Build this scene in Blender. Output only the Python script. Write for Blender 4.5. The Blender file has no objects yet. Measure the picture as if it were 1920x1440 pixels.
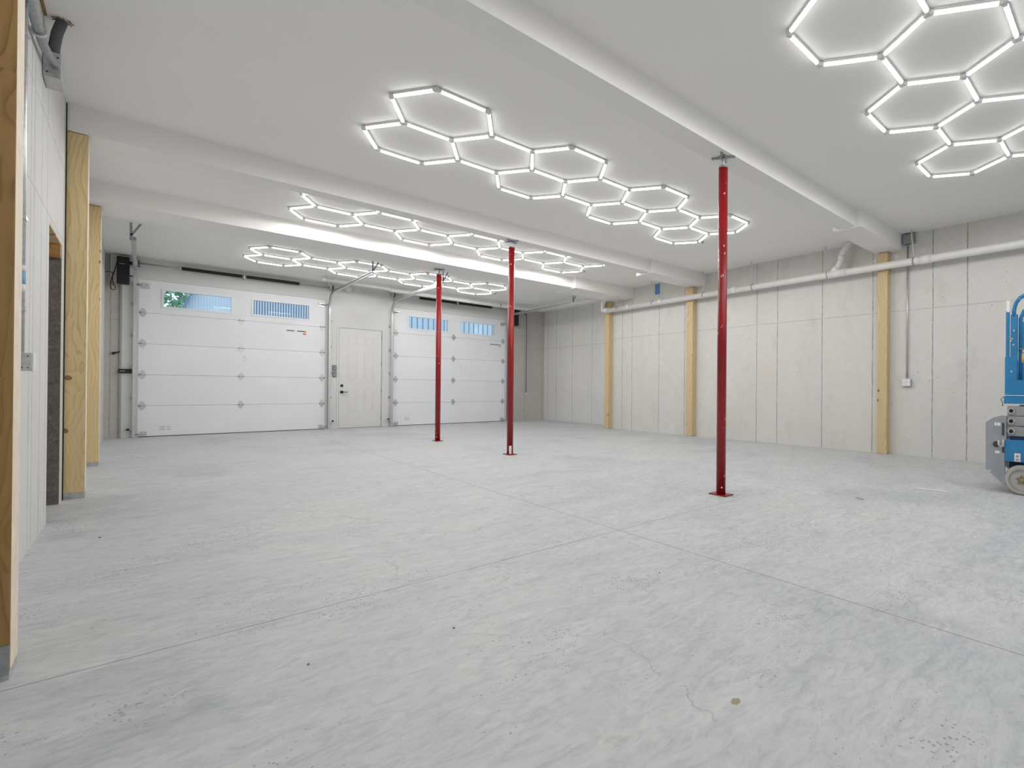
import bpy, bmesh, math, random
from mathutils import Vector, Matrix

random.seed(7)
scene = bpy.context.scene
COL = scene.collection

# ------------------------------------------------------------------ camera, world, exposure
RIGHT = Vector((0.67942736, -0.73370165, 0.00776923))
FWD = Vector((0.73370455, 0.67946196, 0.003014))
UP = Vector((-0.00749027, 0.00365253, 0.99996528))
FOCAL_PX, PX, PY = 938.43, 1275.12, 727.37
cam_data = bpy.data.cameras.new('camera')
cam_data.sensor_width = 36.0
cam_data.sensor_fit = 'HORIZONTAL'
cam_data.lens = FOCAL_PX / 1920.0 * 36.0
cam_data.shift_x = -(PX - 960.0) / 1920.0
cam_data.shift_y = (PY - 720.0) / 1920.0
cam_data.clip_start = 0.05
cam_data.clip_end = 400
cam = bpy.data.objects.new('camera', cam_data)
COL.objects.link(cam)
m = Matrix.Identity(4)
for i in range(3):
    m[i][0] = RIGHT[i]; m[i][1] = UP[i]; m[i][2] = -FWD[i]
m[0][3], m[1][3], m[2][3] = 0.0, 0.0, 1.0
cam.matrix_world = m
scene.camera = cam

scene.view_settings.view_transform = 'Standard'
scene.view_settings.look = 'None'
scene.view_settings.gamma = 1.0
scene.view_settings.use_curve_mapping = False
scene.view_settings.exposure = 0.0
scene.cycles.diffuse_bounces = 8
scene.cycles.max_bounces = 12

world = bpy.data.worlds.new('sky')
scene.world = world
world.use_nodes = True
wn = world.node_tree.nodes
wn['Background'].inputs[0].default_value = (0.80, 0.89, 1.0, 1)
wn['Background'].inputs[1].default_value = 1.5

TUBE_POWER = 7.0
LAMP_WATTS = 3.42   # unseen spot added at each connector, standing in for the tubes' downward light
#

# ------------------------------------------------------------------ material helpers
def new_mat(name):
    mt = bpy.data.materials.new(name)
    mt.use_nodes = True
    nt = mt.node_tree
    return mt, nt, nt.nodes['Principled BSDF']

def N(nt, kind, **kw):
    n = nt.nodes.new(kind)
    for k, v in kw.items():
        setattr(n, k, v)
    return n

def val(nt, op, a, b=None, c=None, clamp=False):
    n = N(nt, 'ShaderNodeMath', operation=op)
    n.use_clamp = clamp
    for i, s in enumerate((a, b, c)):
        if s is None: continue
        if hasattr(s, 'links'): nt.links.new(s, n.inputs[i])
        else: n.inputs[i].default_value = s
    return n.outputs[0]

def ramp(nt, fac, stops, interp='LINEAR'):
    n = N(nt, 'ShaderNodeValToRGB')
    n.color_ramp.interpolation = interp
    el = n.color_ramp.elements
    while len(el) < len(stops): el.new(0.5)
    for e, (p, c) in zip(el, stops):
        e.position = p
        e.color = (c, c, c, 1) if isinstance(c, (int, float)) else (*c, 1)
    nt.links.new(fac, n.inputs[0])
    return n.outputs[0]

def mix(nt, fac, a, b, blend='MIX'):
    n = N(nt, 'ShaderNodeMix', data_type='RGBA', blend_type=blend)
    for sock, s in ((n.inputs[0], fac), (n.inputs[6], a), (n.inputs[7], b)):
        if hasattr(s, 'links'): nt.links.new(s, sock)
        elif isinstance(s, (int, float)): sock.default_value = s
        else: sock.default_value = (*s, 1)
    return n.outputs[2]

def coords(nt, scale=(1, 1, 1), loc=(0, 0, 0), rot=(0, 0, 0), rnd=False):
    tc = N(nt, 'ShaderNodeTexCoord')
    src = tc.outputs['Object']
    if rnd:
        oi = N(nt, 'ShaderNodeObjectInfo')
        mul = N(nt, 'ShaderNodeVectorMath', operation='SCALE')
        mul.inputs[0].default_value = (7.3, 5.1, 31.7)
        nt.links.new(oi.outputs['Random'], mul.inputs['Scale'])
        add = N(nt, 'ShaderNodeVectorMath', operation='ADD')
        nt.links.new(src, add.inputs[0]); nt.links.new(mul.outputs[0], add.inputs[1])
        src = add.outputs[0]
    mp = N(nt, 'ShaderNodeMapping')
    mp.inputs['Scale'].default_value = scale
    mp.inputs['Location'].default_value = loc
    mp.inputs['Rotation'].default_value = rot
    nt.links.new(src, mp.inputs[0])
    return mp.outputs[0]

def noise(nt, vec, scale, detail=4, rough=0.55, distort=0.0):
    n = N(nt, 'ShaderNodeTexNoise')
    n.inputs['Scale'].default_value = scale
    n.inputs['Detail'].default_value = detail
    n.inputs['Roughness'].default_value = rough
    n.inputs['Distortion'].default_value = distort
    nt.links.new(vec, n.inputs['Vector'])
    return n.outputs['Fac']

def bump(nt, bsdf, height, strength=0.3, dist=0.01):
    b = N(nt, 'ShaderNodeBump')
    b.inputs['Strength'].default_value = strength
    b.inputs['Distance'].default_value = dist
    nt.links.new(height, b.inputs['Height'])
    nt.links.new(b.outputs[0], bsdf.inputs['Normal'])

def simple(name, color, rough=0.5, metal=0.0, vary=0.06, vscale=6.0):
    mt, nt, b = new_mat(name)
    v = coords(nt)
    f = noise(nt, v, vscale, 3)
    lo = tuple(max(0, c * (1 - vary)) for c in color)
    hi = tuple(min(1, c * (1 + vary)) for c in color)
    nt.links.new(ramp(nt, f, [(0.3, lo), (0.7, hi)]), b.inputs['Base Color'])
    b.inputs['Roughness'].default_value = rough
    b.inputs['Metallic'].default_value = metal
    return mt

def line_mask(nt, coord, positions, width):
    out = None
    for p in positions:
        d = val(nt, 'ABSOLUTE', val(nt, 'SUBTRACT', coord, p))
        s = val(nt, 'LESS_THAN', d, width)
        out = s if out is None else val(nt, 'MAXIMUM', out, s)
    return out

def concrete_wall(name, base, vlines, hlines, vaxis, strength=0.8, stain=0.10):
    mt, nt, b = new_mat(name)
    v = coords(nt)
    sep = N(nt, 'ShaderNodeSeparateXYZ'); nt.links.new(v, sep.inputs[0])
    wob = val(nt, 'MULTIPLY', val(nt, 'SUBTRACT', noise(nt, v, 3.0, 3), 0.5), 0.02)
    along = val(nt, 'ADD', sep.outputs[vaxis], wob)
    zz = val(nt, 'ADD', sep.outputs[2], val(nt, 'MULTIPLY', wob, 0.5))
    lines = line_mask(nt, along, vlines, 0.0075)
    hl = line_mask(nt, zz, hlines, 0.004)
    lines = val(nt, 'MAXIMUM', lines, val(nt, 'MULTIPLY', hl, 0.8))
    brk = ramp(nt, noise(nt, v, 14.0, 4), [(0.38, 0.45), (0.58, 1.0)])
    lines = val(nt, 'MULTIPLY', lines, brk)
    vs = coords(nt, (1.0, 1.0, 0.45))
    big = noise(nt, vs, 1.1, 5, 0.6)
    med = noise(nt, v, 7.0, 6, 0.65)
    c = [x for x in base]
    col = ramp(nt, big, [(0.32, tuple(x * (1 - stain) for x in c)), (0.52, tuple(c)), (0.72, tuple(min(1, x * 1.05) for x in c))])
    col = mix(nt, 0.5, col, ramp(nt, med, [(0.3, tuple(x * 0.93 for x in c)), (0.7, tuple(min(1, x * 1.05) for x in c))]))
    # warm rusty clouds
    rust = ramp(nt, noise(nt, coords(nt, (1, 1, 1), (3.1, 9.2, 1.7)), 1.9, 4), [(0.54, 0.0), (0.72, 0.6)])
    col = mix(nt, rust, col, (c[0] * 1.02, c[1] * 0.95, c[2] * 0.88))
    # bug holes in the cast face
    vo = N(nt, 'ShaderNodeTexVoronoi'); vo.inputs['Scale'].default_value = 9.0
    nt.links.new(v, vo.inputs['Vector'])
    sel = val(nt, 'GREATER_THAN', noise(nt, v, 2.2, 2), 0.53)
    hole = val(nt, 'MULTIPLY', val(nt, 'LESS_THAN', vo.outputs['Distance'], val(nt, 'MULTIPLY', noise(nt, v, 6.0, 2), 0.14)), sel)
    blot = ramp(nt, noise(nt, coords(nt, (1, 1, 0.5), (8.1, 2.4, 5.5)), 2.7, 6, 0.7), [(0.56, 0.0), (0.70, 0.22)])
    col = mix(nt, blot, col, tuple(x * 0.62 for x in c))
    pale = ramp(nt, noise(nt, coords(nt, (1, 1, 1), (1.3, 7.7, 2.5)), 1.4, 5, 0.65), [(0.60, 0.0), (0.72, 0.45)])
    col = mix(nt, pale, col, tuple(min(1, x * 1.12) for x in c))
    dark = val(nt, 'MAXIMUM', val(nt, 'MULTIPLY', lines, strength), val(nt, 'MULTIPLY', hole, 0.6))
    col = mix(nt, dark, col, tuple(x * 0.28 for x in c))
    nt.links.new(col, b.inputs['Base Color'])
    b.inputs['Roughness'].default_value = 0.85
    h = val(nt, 'SUBTRACT', val(nt, 'MULTIPLY', med, 0.3), dark)
    bump(nt, b, h, 0.35, 0.006)
    return mt

def floor_material():
    mt, nt, b = new_mat('troweled concrete floor')
    v = coords(nt)
    sep = N(nt, 'ShaderNodeSeparateXYZ'); nt.links.new(v, sep.inputs[0])
    x, y = sep.outputs[0], sep.outputs[1]
    jx = val(nt, 'SUBTRACT', x, val(nt, 'ADD', val(nt, 'MULTIPLY', y, 0.0105), 2.285))
    jx = val(nt, 'LESS_THAN', val(nt, 'ABSOLUTE', jx), 0.0028)
    jy = val(nt, 'ABSOLUTE', val(nt, 'SUBTRACT', y, 2.725))
    jw = val(nt, 'SUBTRACT', 0.0032, val(nt, 'MULTIPLY', val(nt, 'MAXIMUM', val(nt, 'SUBTRACT', x, 2.3), 0.0), 0.0009))
    jy = val(nt, 'LESS_THAN', jy, jw)
    jy2 = val(nt, 'MULTIPLY', val(nt, 'LESS_THAN', val(nt, 'ABSOLUTE', val(nt, 'SUBTRACT', y, 7.05)), 0.006), 0.35)
    joint = val(nt, 'MAXIMUM', val(nt, 'MAXIMUM', jx, jy), jy2)
    va = coords(nt, (1.0, 1.0, 1.0), (0, 0, 0), (0, 0, math.radians(38)))
    vb = coords(nt, (1.0, 2.4, 1.0), (4.0, 1.0, 0), (0, 0, math.radians(35)))
    big = noise(nt, va, 0.8, 6, 0.62, 0.6)
    med = noise(nt, vb, 1.5, 9, 0.62, 0.9)
    fine = noise(nt, vb, 9.0, 8, 0.72, 1.2)
    col = ramp(nt, med, [(0.32, (0.36, 0.38, 0.42)), (0.44, (0.49, 0.51, 0.54)), (0.54, (0.57, 0.585, 0.60)), (0.70, (0.65, 0.66, 0.66))])
    col2 = ramp(nt, big, [(0.34, (0.33, 0.36, 0.41)), (0.44, (0.51, 0.53, 0.56)), (0.58, (0.59, 0.60, 0.60)), (0.72, (0.62, 0.615, 0.59))])
    col = mix(nt, 0.5, col, col2)
    col = mix(nt, 0.38, col, ramp(nt, fine, [(0.32, (0.28, 0.295, 0.32)), (0.5, (0.54, 0.555, 0.57)), (0.68, (0.72, 0.725, 0.73))]))
    # pits, thicker in patches
    vo = N(nt, 'ShaderNodeTexVoronoi'); vo.inputs['Scale'].default_value = 52.0
    nt.links.new(v, vo.inputs['Vector'])
    pat = ramp(nt, noise(nt, coords(nt, (1, 1, 1), (2.2, 5.5, 0)), 1.3, 5, 0.7), [(0.47, 0.0), (0.60, 0.27)])
    pits = val(nt, 'MULTIPLY', val(nt, 'LESS_THAN', vo.outputs['Distance'], pat), 0.5)
    col = mix(nt, pits, col, (0.13, 0.13, 0.135))
    # yellow brown spill near the camera
    sx = val(nt, 'SUBTRACT', x, 1.309); sy = val(nt, 'SUBTRACT', y, 0.956)
    r = val(nt, 'SQRT', val(nt, 'ADD', val(nt, 'MULTIPLY', sx, sx), val(nt, 'MULTIPLY', sy, sy)))
    spot = val(nt, 'MULTIPLY', val(nt, 'LESS_THAN', val(nt, 'ADD', r, val(nt, 'MULTIPLY', noise(nt, v, 60.0, 2), 0.02)), 0.026), 0.8)
    col = mix(nt, spot, col, (0.30, 0.23, 0.09))
    crk = N(nt, 'ShaderNodeTexVoronoi', feature='DISTANCE_TO_EDGE'); crk.inputs['Scale'].default_value = 0.75
    wv = N(nt, 'ShaderNodeVectorMath', operation='ADD')
    nz = N(nt, 'ShaderNodeTexNoise'); nz.inputs['Scale'].default_value = 2.5; nz.inputs['Detail'].default_value = 6
    nt.links.new(v, nz.inputs['Vector'])
    sc = N(nt, 'ShaderNodeVectorMath', operation='SCALE'); sc.inputs['Scale'].default_value = 0.35
    nt.links.new(nz.outputs['Color'], sc.inputs[0]); nt.links.new(v, wv.inputs[0]); nt.links.new(sc.outputs[0], wv.inputs[1])
    nt.links.new(wv.outputs[0], crk.inputs['Vector'])
    cm = val(nt, 'MULTIPLY', val(nt, 'LESS_THAN', crk.outputs['Distance'], 0.0022), val(nt, 'GREATER_THAN', big, 0.52))
    col = mix(nt, val(nt, 'MULTIPLY', cm, 0.30), col, (0.2, 0.2, 0.2))
    col = mix(nt, val(nt, 'MULTIPLY', joint, 0.72), col, (0.11, 0.105, 0.10))
    nt.links.new(col, b.inputs['Base Color'])
    nt.links.new(ramp(nt, med, [(0.3, 0.42), (0.7, 0.62)]), b.inputs['Roughness'])
    b.inputs['Specular IOR Level'].default_value = 0.35
    h = val(nt, 'SUBTRACT', val(nt, 'ADD', val(nt, 'MULTIPLY', fine, 0.35), val(nt, 'MULTIPLY', med, 0.4)), joint)
    bump(nt, b, h, 0.16, 0.01)
    return mt

def wood_material(name, light, mid, dark, side=None):
    mt, nt, b = new_mat(name)
    v = coords(nt, rnd=True)
    sep = N(nt, 'ShaderNodeSeparateXYZ'); nt.links.new(v, sep.inputs[0])
    u = val(nt, 'ADD', sep.outputs[0], sep.outputs[1])
    vz = coords(nt, (1.0, 1.0, 0.22), rnd=True)
    dis = noise(nt, vz, 5.0, 3, 0.55)
    wide = noise(nt, coords(nt, (1.0, 1.0, 0.35), rnd=True), 1.6, 2)
    uz = N(nt, 'ShaderNodeCombineXYZ'); nt.links.new(u, uz.inputs[0]); nt.links.new(sep.outputs[2], uz.inputs[1])
    vo = N(nt, 'ShaderNodeTexVoronoi', voronoi_dimensions='2D'); vo.inputs['Scale'].default_value = 4.0
    nt.links.new(uz.outputs[0], vo.inputs['Vector'])
    cs = N(nt, 'ShaderNodeSeparateColor'); nt.links.new(vo.outputs['Color'], cs.inputs[0])
    pick = val(nt, 'GREATER_THAN', cs.outputs[0], 0.70)
    kd = vo.outputs['Distance']
    pull = val(nt, 'MULTIPLY', val(nt, 'DIVIDE', 0.10, val(nt, 'ADD', kd, 0.09)), pick)
    rings = val(nt, 'ADD', val(nt, 'MULTIPLY', u, 26.0), val(nt, 'ADD', val(nt, 'MULTIPLY', dis, 5.0), val(nt, 'ADD', val(nt, 'MULTIPLY', wide, 16.0), val(nt, 'MULTIPLY', pull, 4.0))))
    f = val(nt, 'FRACT', rings)
    col = ramp(nt, f, [(0.0, light), (0.35, light), (0.78, mid), (0.90, dark), (1.0, light)])
    soft = tuple((a + c) / 2 for a, c in zip(light, mid))
    col = mix(nt, ramp(nt, noise(nt, vz, 2.4, 2), [(0.35, 0.15), (0.65, 0.7)]), col, soft)
    fib = noise(nt, coords(nt, (70, 70, 3.0), rnd=True), 1.0, 4)
    col = mix(nt, 0.20, col, ramp(nt, fib, [(0.3, dark), (0.7, light)]))
    green = ramp(nt, noise(nt, vz, 1.7, 2), [(0.42, 0.0), (0.65, 0.45)])
    col = mix(nt, green, col, (mid[0] * 0.96, mid[1] * 1.06, mid[2] * 1.0))
    nz = val(nt, 'MULTIPLY', val(nt, 'SUBTRACT', noise(nt, v, 40.0, 3), 0.5), 0.08)
    kk = val(nt, 'ADD', kd, nz)
    knot = val(nt, 'MULTIPLY', val(nt, 'LESS_THAN', kk, 0.085), pick)
    halo = val(nt, 'MULTIPLY', ramp(nt, kk, [(0.10, 0.55), (0.26, 0.0)]), pick)
    col = mix(nt, halo, col, mid)
    col = mix(nt, val(nt, 'MULTIPLY', knot, 0.8), col, (0.15, 0.07, 0.03))
    nt.links.new(col, b.inputs['Base Color'])
    b.inputs['Roughness'].default_value = 0.6
    bump(nt, b, f, 0.06, 0.002)
    return mt

def red_paint():
    mt, nt, b = new_mat('red painted steel')
    v = coords(nt, rnd=True)
    col = ramp(nt, noise(nt, v, 3.0, 4), [(0.3, (0.22, 0.004, 0.007)), (0.7, (0.32, 0.006, 0.010))])
    vs = coords(nt, (1, 1, 0.5), rnd=True)
    vo = N(nt, 'ShaderNodeTexVoronoi'); vo.inputs['Scale'].default_value = 21.0
    nt.links.new(vs, vo.inputs['Vector'])
    sel = val(nt, 'GREATER_THAN', noise(nt, v, 4.0, 3), 0.53)
    fl = val(nt, 'MULTIPLY', val(nt, 'LESS_THAN', vo.outputs['Distance'], 0.13), sel)
    col = mix(nt, val(nt, 'MULTIPLY', fl, 0.8), col, (0.75, 0.55, 0.50))
    nt.links.new(col, b.inputs['Base Color'])
    b.inputs['Roughness'].default_value = 0.33
    return mt

def galvanized(name, base=(0.55, 0.56, 0.57), rough=0.38):
    mt, nt, b = new_mat(name)
    v = coords(nt)
    vo = N(nt, 'ShaderNodeTexVoronoi'); vo.inputs['Scale'].default_value = 40.0
    nt.links.new(v, vo.inputs['Vector'])
    nt.links.new(ramp(nt, vo.outputs['Distance'], [(0.0, tuple(c * 0.85 for c in base)), (1.0, tuple(min(1, c * 1.15) for c in base))]), b.inputs['Base Color'])
    b.inputs['Metallic'].default_value = 0.75
    b.inputs['Roughness'].default_value = rough
    return mt

def glass_material():
    mt = bpy.data.materials.new('window glass'); mt.use_nodes = True
    nt = mt.node_tree; nt.nodes.clear()
    out = N(nt, 'ShaderNodeOutputMaterial')
    tr = N(nt, 'ShaderNodeBsdfTransparent'); tr.inputs[0].default_value = (0.90, 0.96, 0.97, 1)
    gl = N(nt, 'ShaderNodeBsdfGlossy'); gl.inputs['Roughness'].default_value = 0.02
    fr = N(nt, 'ShaderNodeFresnel'); fr.inputs[0].default_value = 1.5
    mx = N(nt, 'ShaderNodeMixShader')
    nt.links.new(val(nt, 'MULTIPLY', fr.outputs[0], 1.3, clamp=True), mx.inputs[0])
    nt.links.new(tr.outputs[0], mx.inputs[1]); nt.links.new(gl.outputs[0], mx.inputs[2])
    nt.links.new(mx.outputs[0], out.inputs[0])
    return mt

def tube_material():
    mt, nt, b = new_mat('lit tube diffuser')
    b.inputs['Base Color'].default_value = (0.9, 0.9, 0.9, 1)
    b.inputs['Emission Color'].default_value = (1.0, 0.985, 0.965, 1)
    b.inputs['Emission Strength'].default_value = TUBE_POWER
    return mt

def drywall(name, base, rough=0.75):
    mt, nt, b = new_mat(name)
    v = coords(nt)
    f = noise(nt, v, 1.2, 4)
    nt.links.new(ramp(nt, f, [(0.3, tuple(c * 0.98 for c in base)), (0.7, base)]), b.inputs['Base Color'])
    b.inputs['Roughness'].default_value = rough
    b.inputs['Specular IOR Level'].default_value = 0.25
    bump(nt, b, noise(nt, v, 90.0, 3), 0.06, 0.003)
    return mt

def door_panel_material():
    mt, nt, b = new_mat('embossed garage door steel')
    v = coords(nt)
    sep = N(nt, 'ShaderNodeSeparateXYZ'); nt.links.new(v, sep.inputs[0])
    w = val(nt, 'SINE', val(nt, 'MULTIPLY', sep.outputs[2], 2 * math.pi / 0.05))
    w = ramp(nt, val(nt, 'MULTIPLY', val(nt, 'ADD', w, 1.0), 0.5), [(0.0, 0.0), (0.18, 1.0)])
    nt.links.new(ramp(nt, noise(nt, v, 1.5, 3), [(0.3, (0.79, 0.805, 0.835)), (0.7, (0.82, 0.835, 0.865))]), b.inputs['Base Color'])
    b.inputs['Roughness'].default_value = 0.5
    bump(nt, b, w, 0.22, 0.0015)
    return mt

def worn_paint(name, base, chip=(0.75, 0.76, 0.76), amount=0.66, rough=0.4):
    mt, nt, b = new_mat(name)
    v = coords(nt)
    col = ramp(nt, noise(nt, v, 5.0, 5), [(0.3, tuple(c * 0.85 for c in base)), (0.7, tuple(min(1, c * 1.12) for c in base))])
    f = noise(nt, v, 22.0, 5, 0.6)
    col = mix(nt, ramp(nt, f, [(amount, 0.0), (amount + 0.02, 1.0)]), col, chip)
    nt.links.new(col, b.inputs['Base Color'])
    b.inputs['Roughness'].default_value = rough
    return mt

def rough_stone():
    mt, nt, b = new_mat('rough broken concrete')
    v = coords(nt)
    f = noise(nt, v, 9.0, 8, 0.7)
    g = noise(nt, v, 38.0, 6, 0.75)
    col = mix(nt, 0.5, ramp(nt, f, [(0.3, (0.12, 0.10, 0.085)), (0.55, (0.23, 0.20, 0.175)), (0.75, (0.36, 0.33, 0.30))]),
              ramp(nt, g, [(0.35, (0.10, 0.085, 0.075)), (0.6, (0.25, 0.22, 0.20)), (0.72, (0.55, 0.53, 0.51))]))
    nt.links.new(col, b.inputs['Base Color'])
    b.inputs['Roughness'].default_value = 0.95
    bump(nt, b, g, 0.8, 0.02)
    return mt

M = {}
M['ceiling'] = drywall('painted ceiling drywall', (0.88, 0.87, 0.845))
M['beam'] = drywall('painted beam drywall', (0.85, 0.84, 0.825))
M['white_wall'] = drywall('white painted wall', (0.675, 0.675, 0.665))
M['floor'] = floor_material()
RV = [0.95, 1.876, 2.34, 3.25, 4.141, 5.05, 5.51, 7.40, 8.20, 9.13, 9.49, 0.5, -0.4, -1.3]
M['wall_right'] = concrete_wall('cast concrete', (0.665, 0.655, 0.63), RV, [2.262], 1)
M['wall_far'] = concrete_wall('cast concrete recess', (0.70, 0.695, 0.675), [11.657, 12.625, 13.477, 13.95], [2.28], 1)
M['wall_backc'] = concrete_wall('cast concrete end', (0.50, 0.48, 0.455), [-0.38, 8.16, 8.78], [2.235, 2.864, 1.0], 0, 0.5)
M['wall_left'] = concrete_wall('pale cast concrete', (0.63, 0.63, 0.62), [2.2, 3.0, 4.88, 5.02, 5.36, 5.65, 6.75, 7.6, 8.4, 9.3, 10.2, 11.1, 12.0, 12.9], [2.215, 2.835], 1, 0.75, 0.06)
M['stone'] = rough_stone()
M['wood'] = wood_material('yellow pine timber', (0.76, 0.595, 0.345), (0.64, 0.475, 0.24), (0.42, 0.27, 0.11))
M['wood_dark'] = wood_material('aged brown pine timber', (0.36, 0.215, 0.075), (0.26, 0.145, 0.04), (0.14, 0.07, 0.018))
M['wood_pale'] = wood_material('planed pale pine', (0.70, 0.565, 0.35), (0.58, 0.42, 0.21), (0.40, 0.25, 0.10))
M['lit_side'] = simple('pale lit side of timber', (0.78, 0.68, 0.55), 0.7, 0, 0.08, 12)  # brighter room-facing side of the left posts, put into the colour
M['red'] = red_paint()
M['galv'] = galvanized('galvanized steel')
M['galv_dark'] = galvanized('weathered galvanized steel', (0.34, 0.36, 0.38), 0.45)
M['bracket'] = simple('grey base bracket', (0.42, 0.43, 0.44), 0.6, 0.2, 0.25, 30)
M['door_panel'] = door_panel_material()
M['door_white'] = simple('white door enamel', (0.69, 0.685, 0.665), 0.4, 0, 0.02)
M['vinyl'] = simple('white vinyl frame', (0.80, 0.83, 0.86), 0.35, 0, 0.02)
M['glass'] = glass_material()
M['tube'] = tube_material()
M['plastic'] = simple('white plastic', (0.70, 0.70, 0.70), 0.45, 0, 0.03)
M['pvc'] = simple('white pvc', (0.80, 0.79, 0.765), 0.35, 0, 0.03)
M['pvc_joint'] = simple('pvc coupling', (0.84, 0.83, 0.81), 0.4, 0, 0.03)
M['strap'] = simple('dull steel strap', (0.35, 0.35, 0.35), 0.5, 0.6)
M['black'] = simple('black plastic', (0.006, 0.006, 0.007), 0.6, 0, 0.2)
M['rubber'] = simple('black rubber seal', (0.05, 0.05, 0.05), 0.8)
M['spring'] = simple('black spring steel', (0.02, 0.021, 0.023), 0.45, 0.4, 0.3)
M['grey_duct'] = simple('dark grey flexible duct', (0.10, 0.105, 0.115), 0.6)
M['keypad'] = simple('dark grey keypad', (0.10, 0.10, 0.11), 0.4)
M['keybtn'] = simple('grey buttons', (0.35, 0.35, 0.36), 0.5)
M['blue_tape'] = simple('blue painters tape', (0.09, 0.25, 0.55), 0.7)
M['blue_mark'] = simple('pale blue tape', (0.22, 0.42, 0.66), 0.7)
M['paper'] = simple('white paper', (0.80, 0.79, 0.78), 0.7)
M['ink'] = simple('dark ink', (0.10, 0.10, 0.14), 0.7)
M['orange'] = simple('orange ink', (0.65, 0.22, 0.08), 0.6)
M['lift_blue'] = worn_paint('worn blue paint', (0.022, 0.20, 0.43), (0.60, 0.72, 0.80), 0.70)
M['lift_dark'] = simple('dark blue steel', (0.008, 0.03, 0.10), 0.5)
M['lift_grey'] = worn_paint('worn grey paint', (0.31, 0.33, 0.355), (0.72, 0.72, 0.72), 0.68, 0.5)
M['lift_arm'] = simple('grey scissor arm paint', (0.30, 0.305, 0.31), 0.45, 0, 0.1)
M['tyre'] = simple('dusty non marking tyre', (0.36, 0.355, 0.33), 0.8, 0, 0.15)
M['rim'] = simple('dusty cream rim', (0.46, 0.45, 0.42), 0.6, 0, 0.2)
M['hub'] = simple('rusty brass hub', (0.30, 0.24, 0.14), 0.5, 0.5, 0.4, 40)
M['yellow'] = simple('yellow plastic', (0.85, 0.45, 0.03), 0.4)
M['orange_red'] = simple('red orange plastic', (0.80, 0.13, 0.03), 0.4)
M['plaster'] = simple('white joint compound', (0.72, 0.71, 0.69), 0.8)
M['osb'] = simple('raw brown sheathing', (0.36, 0.19, 0.06), 0.8, 0, 0.4, 25)
M['shed_light'] = simple('pale blue metal siding', (0.58, 0.69, 0.80), 0.5, 0, 0.03)
M['shed_dark'] = simple('slate metal siding', (0.20, 0.27, 0.37), 0.5, 0, 0.05)
M['shed_white'] = simple('white metal rib', (0.75, 0.82, 0.92), 0.5, 0, 0.03)
M['seam'] = simple('dark siding seam', (0.09, 0.16, 0.26), 0.6)
M['roofing'] = simple('blue grey roof trim', (0.16, 0.24, 0.36), 0.5)
M['leaf'] = simple('green leaves', (0.16, 0.38, 0.22), 0.6, 0, 0.5, 3)
M['bark'] = simple('bark', (0.09, 0.06, 0.04), 0.9, 0, 0.3)
M['gravel'] = simple('gravel drive', (0.35, 0.34, 0.32), 0.9, 0, 0.2, 10)

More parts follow.
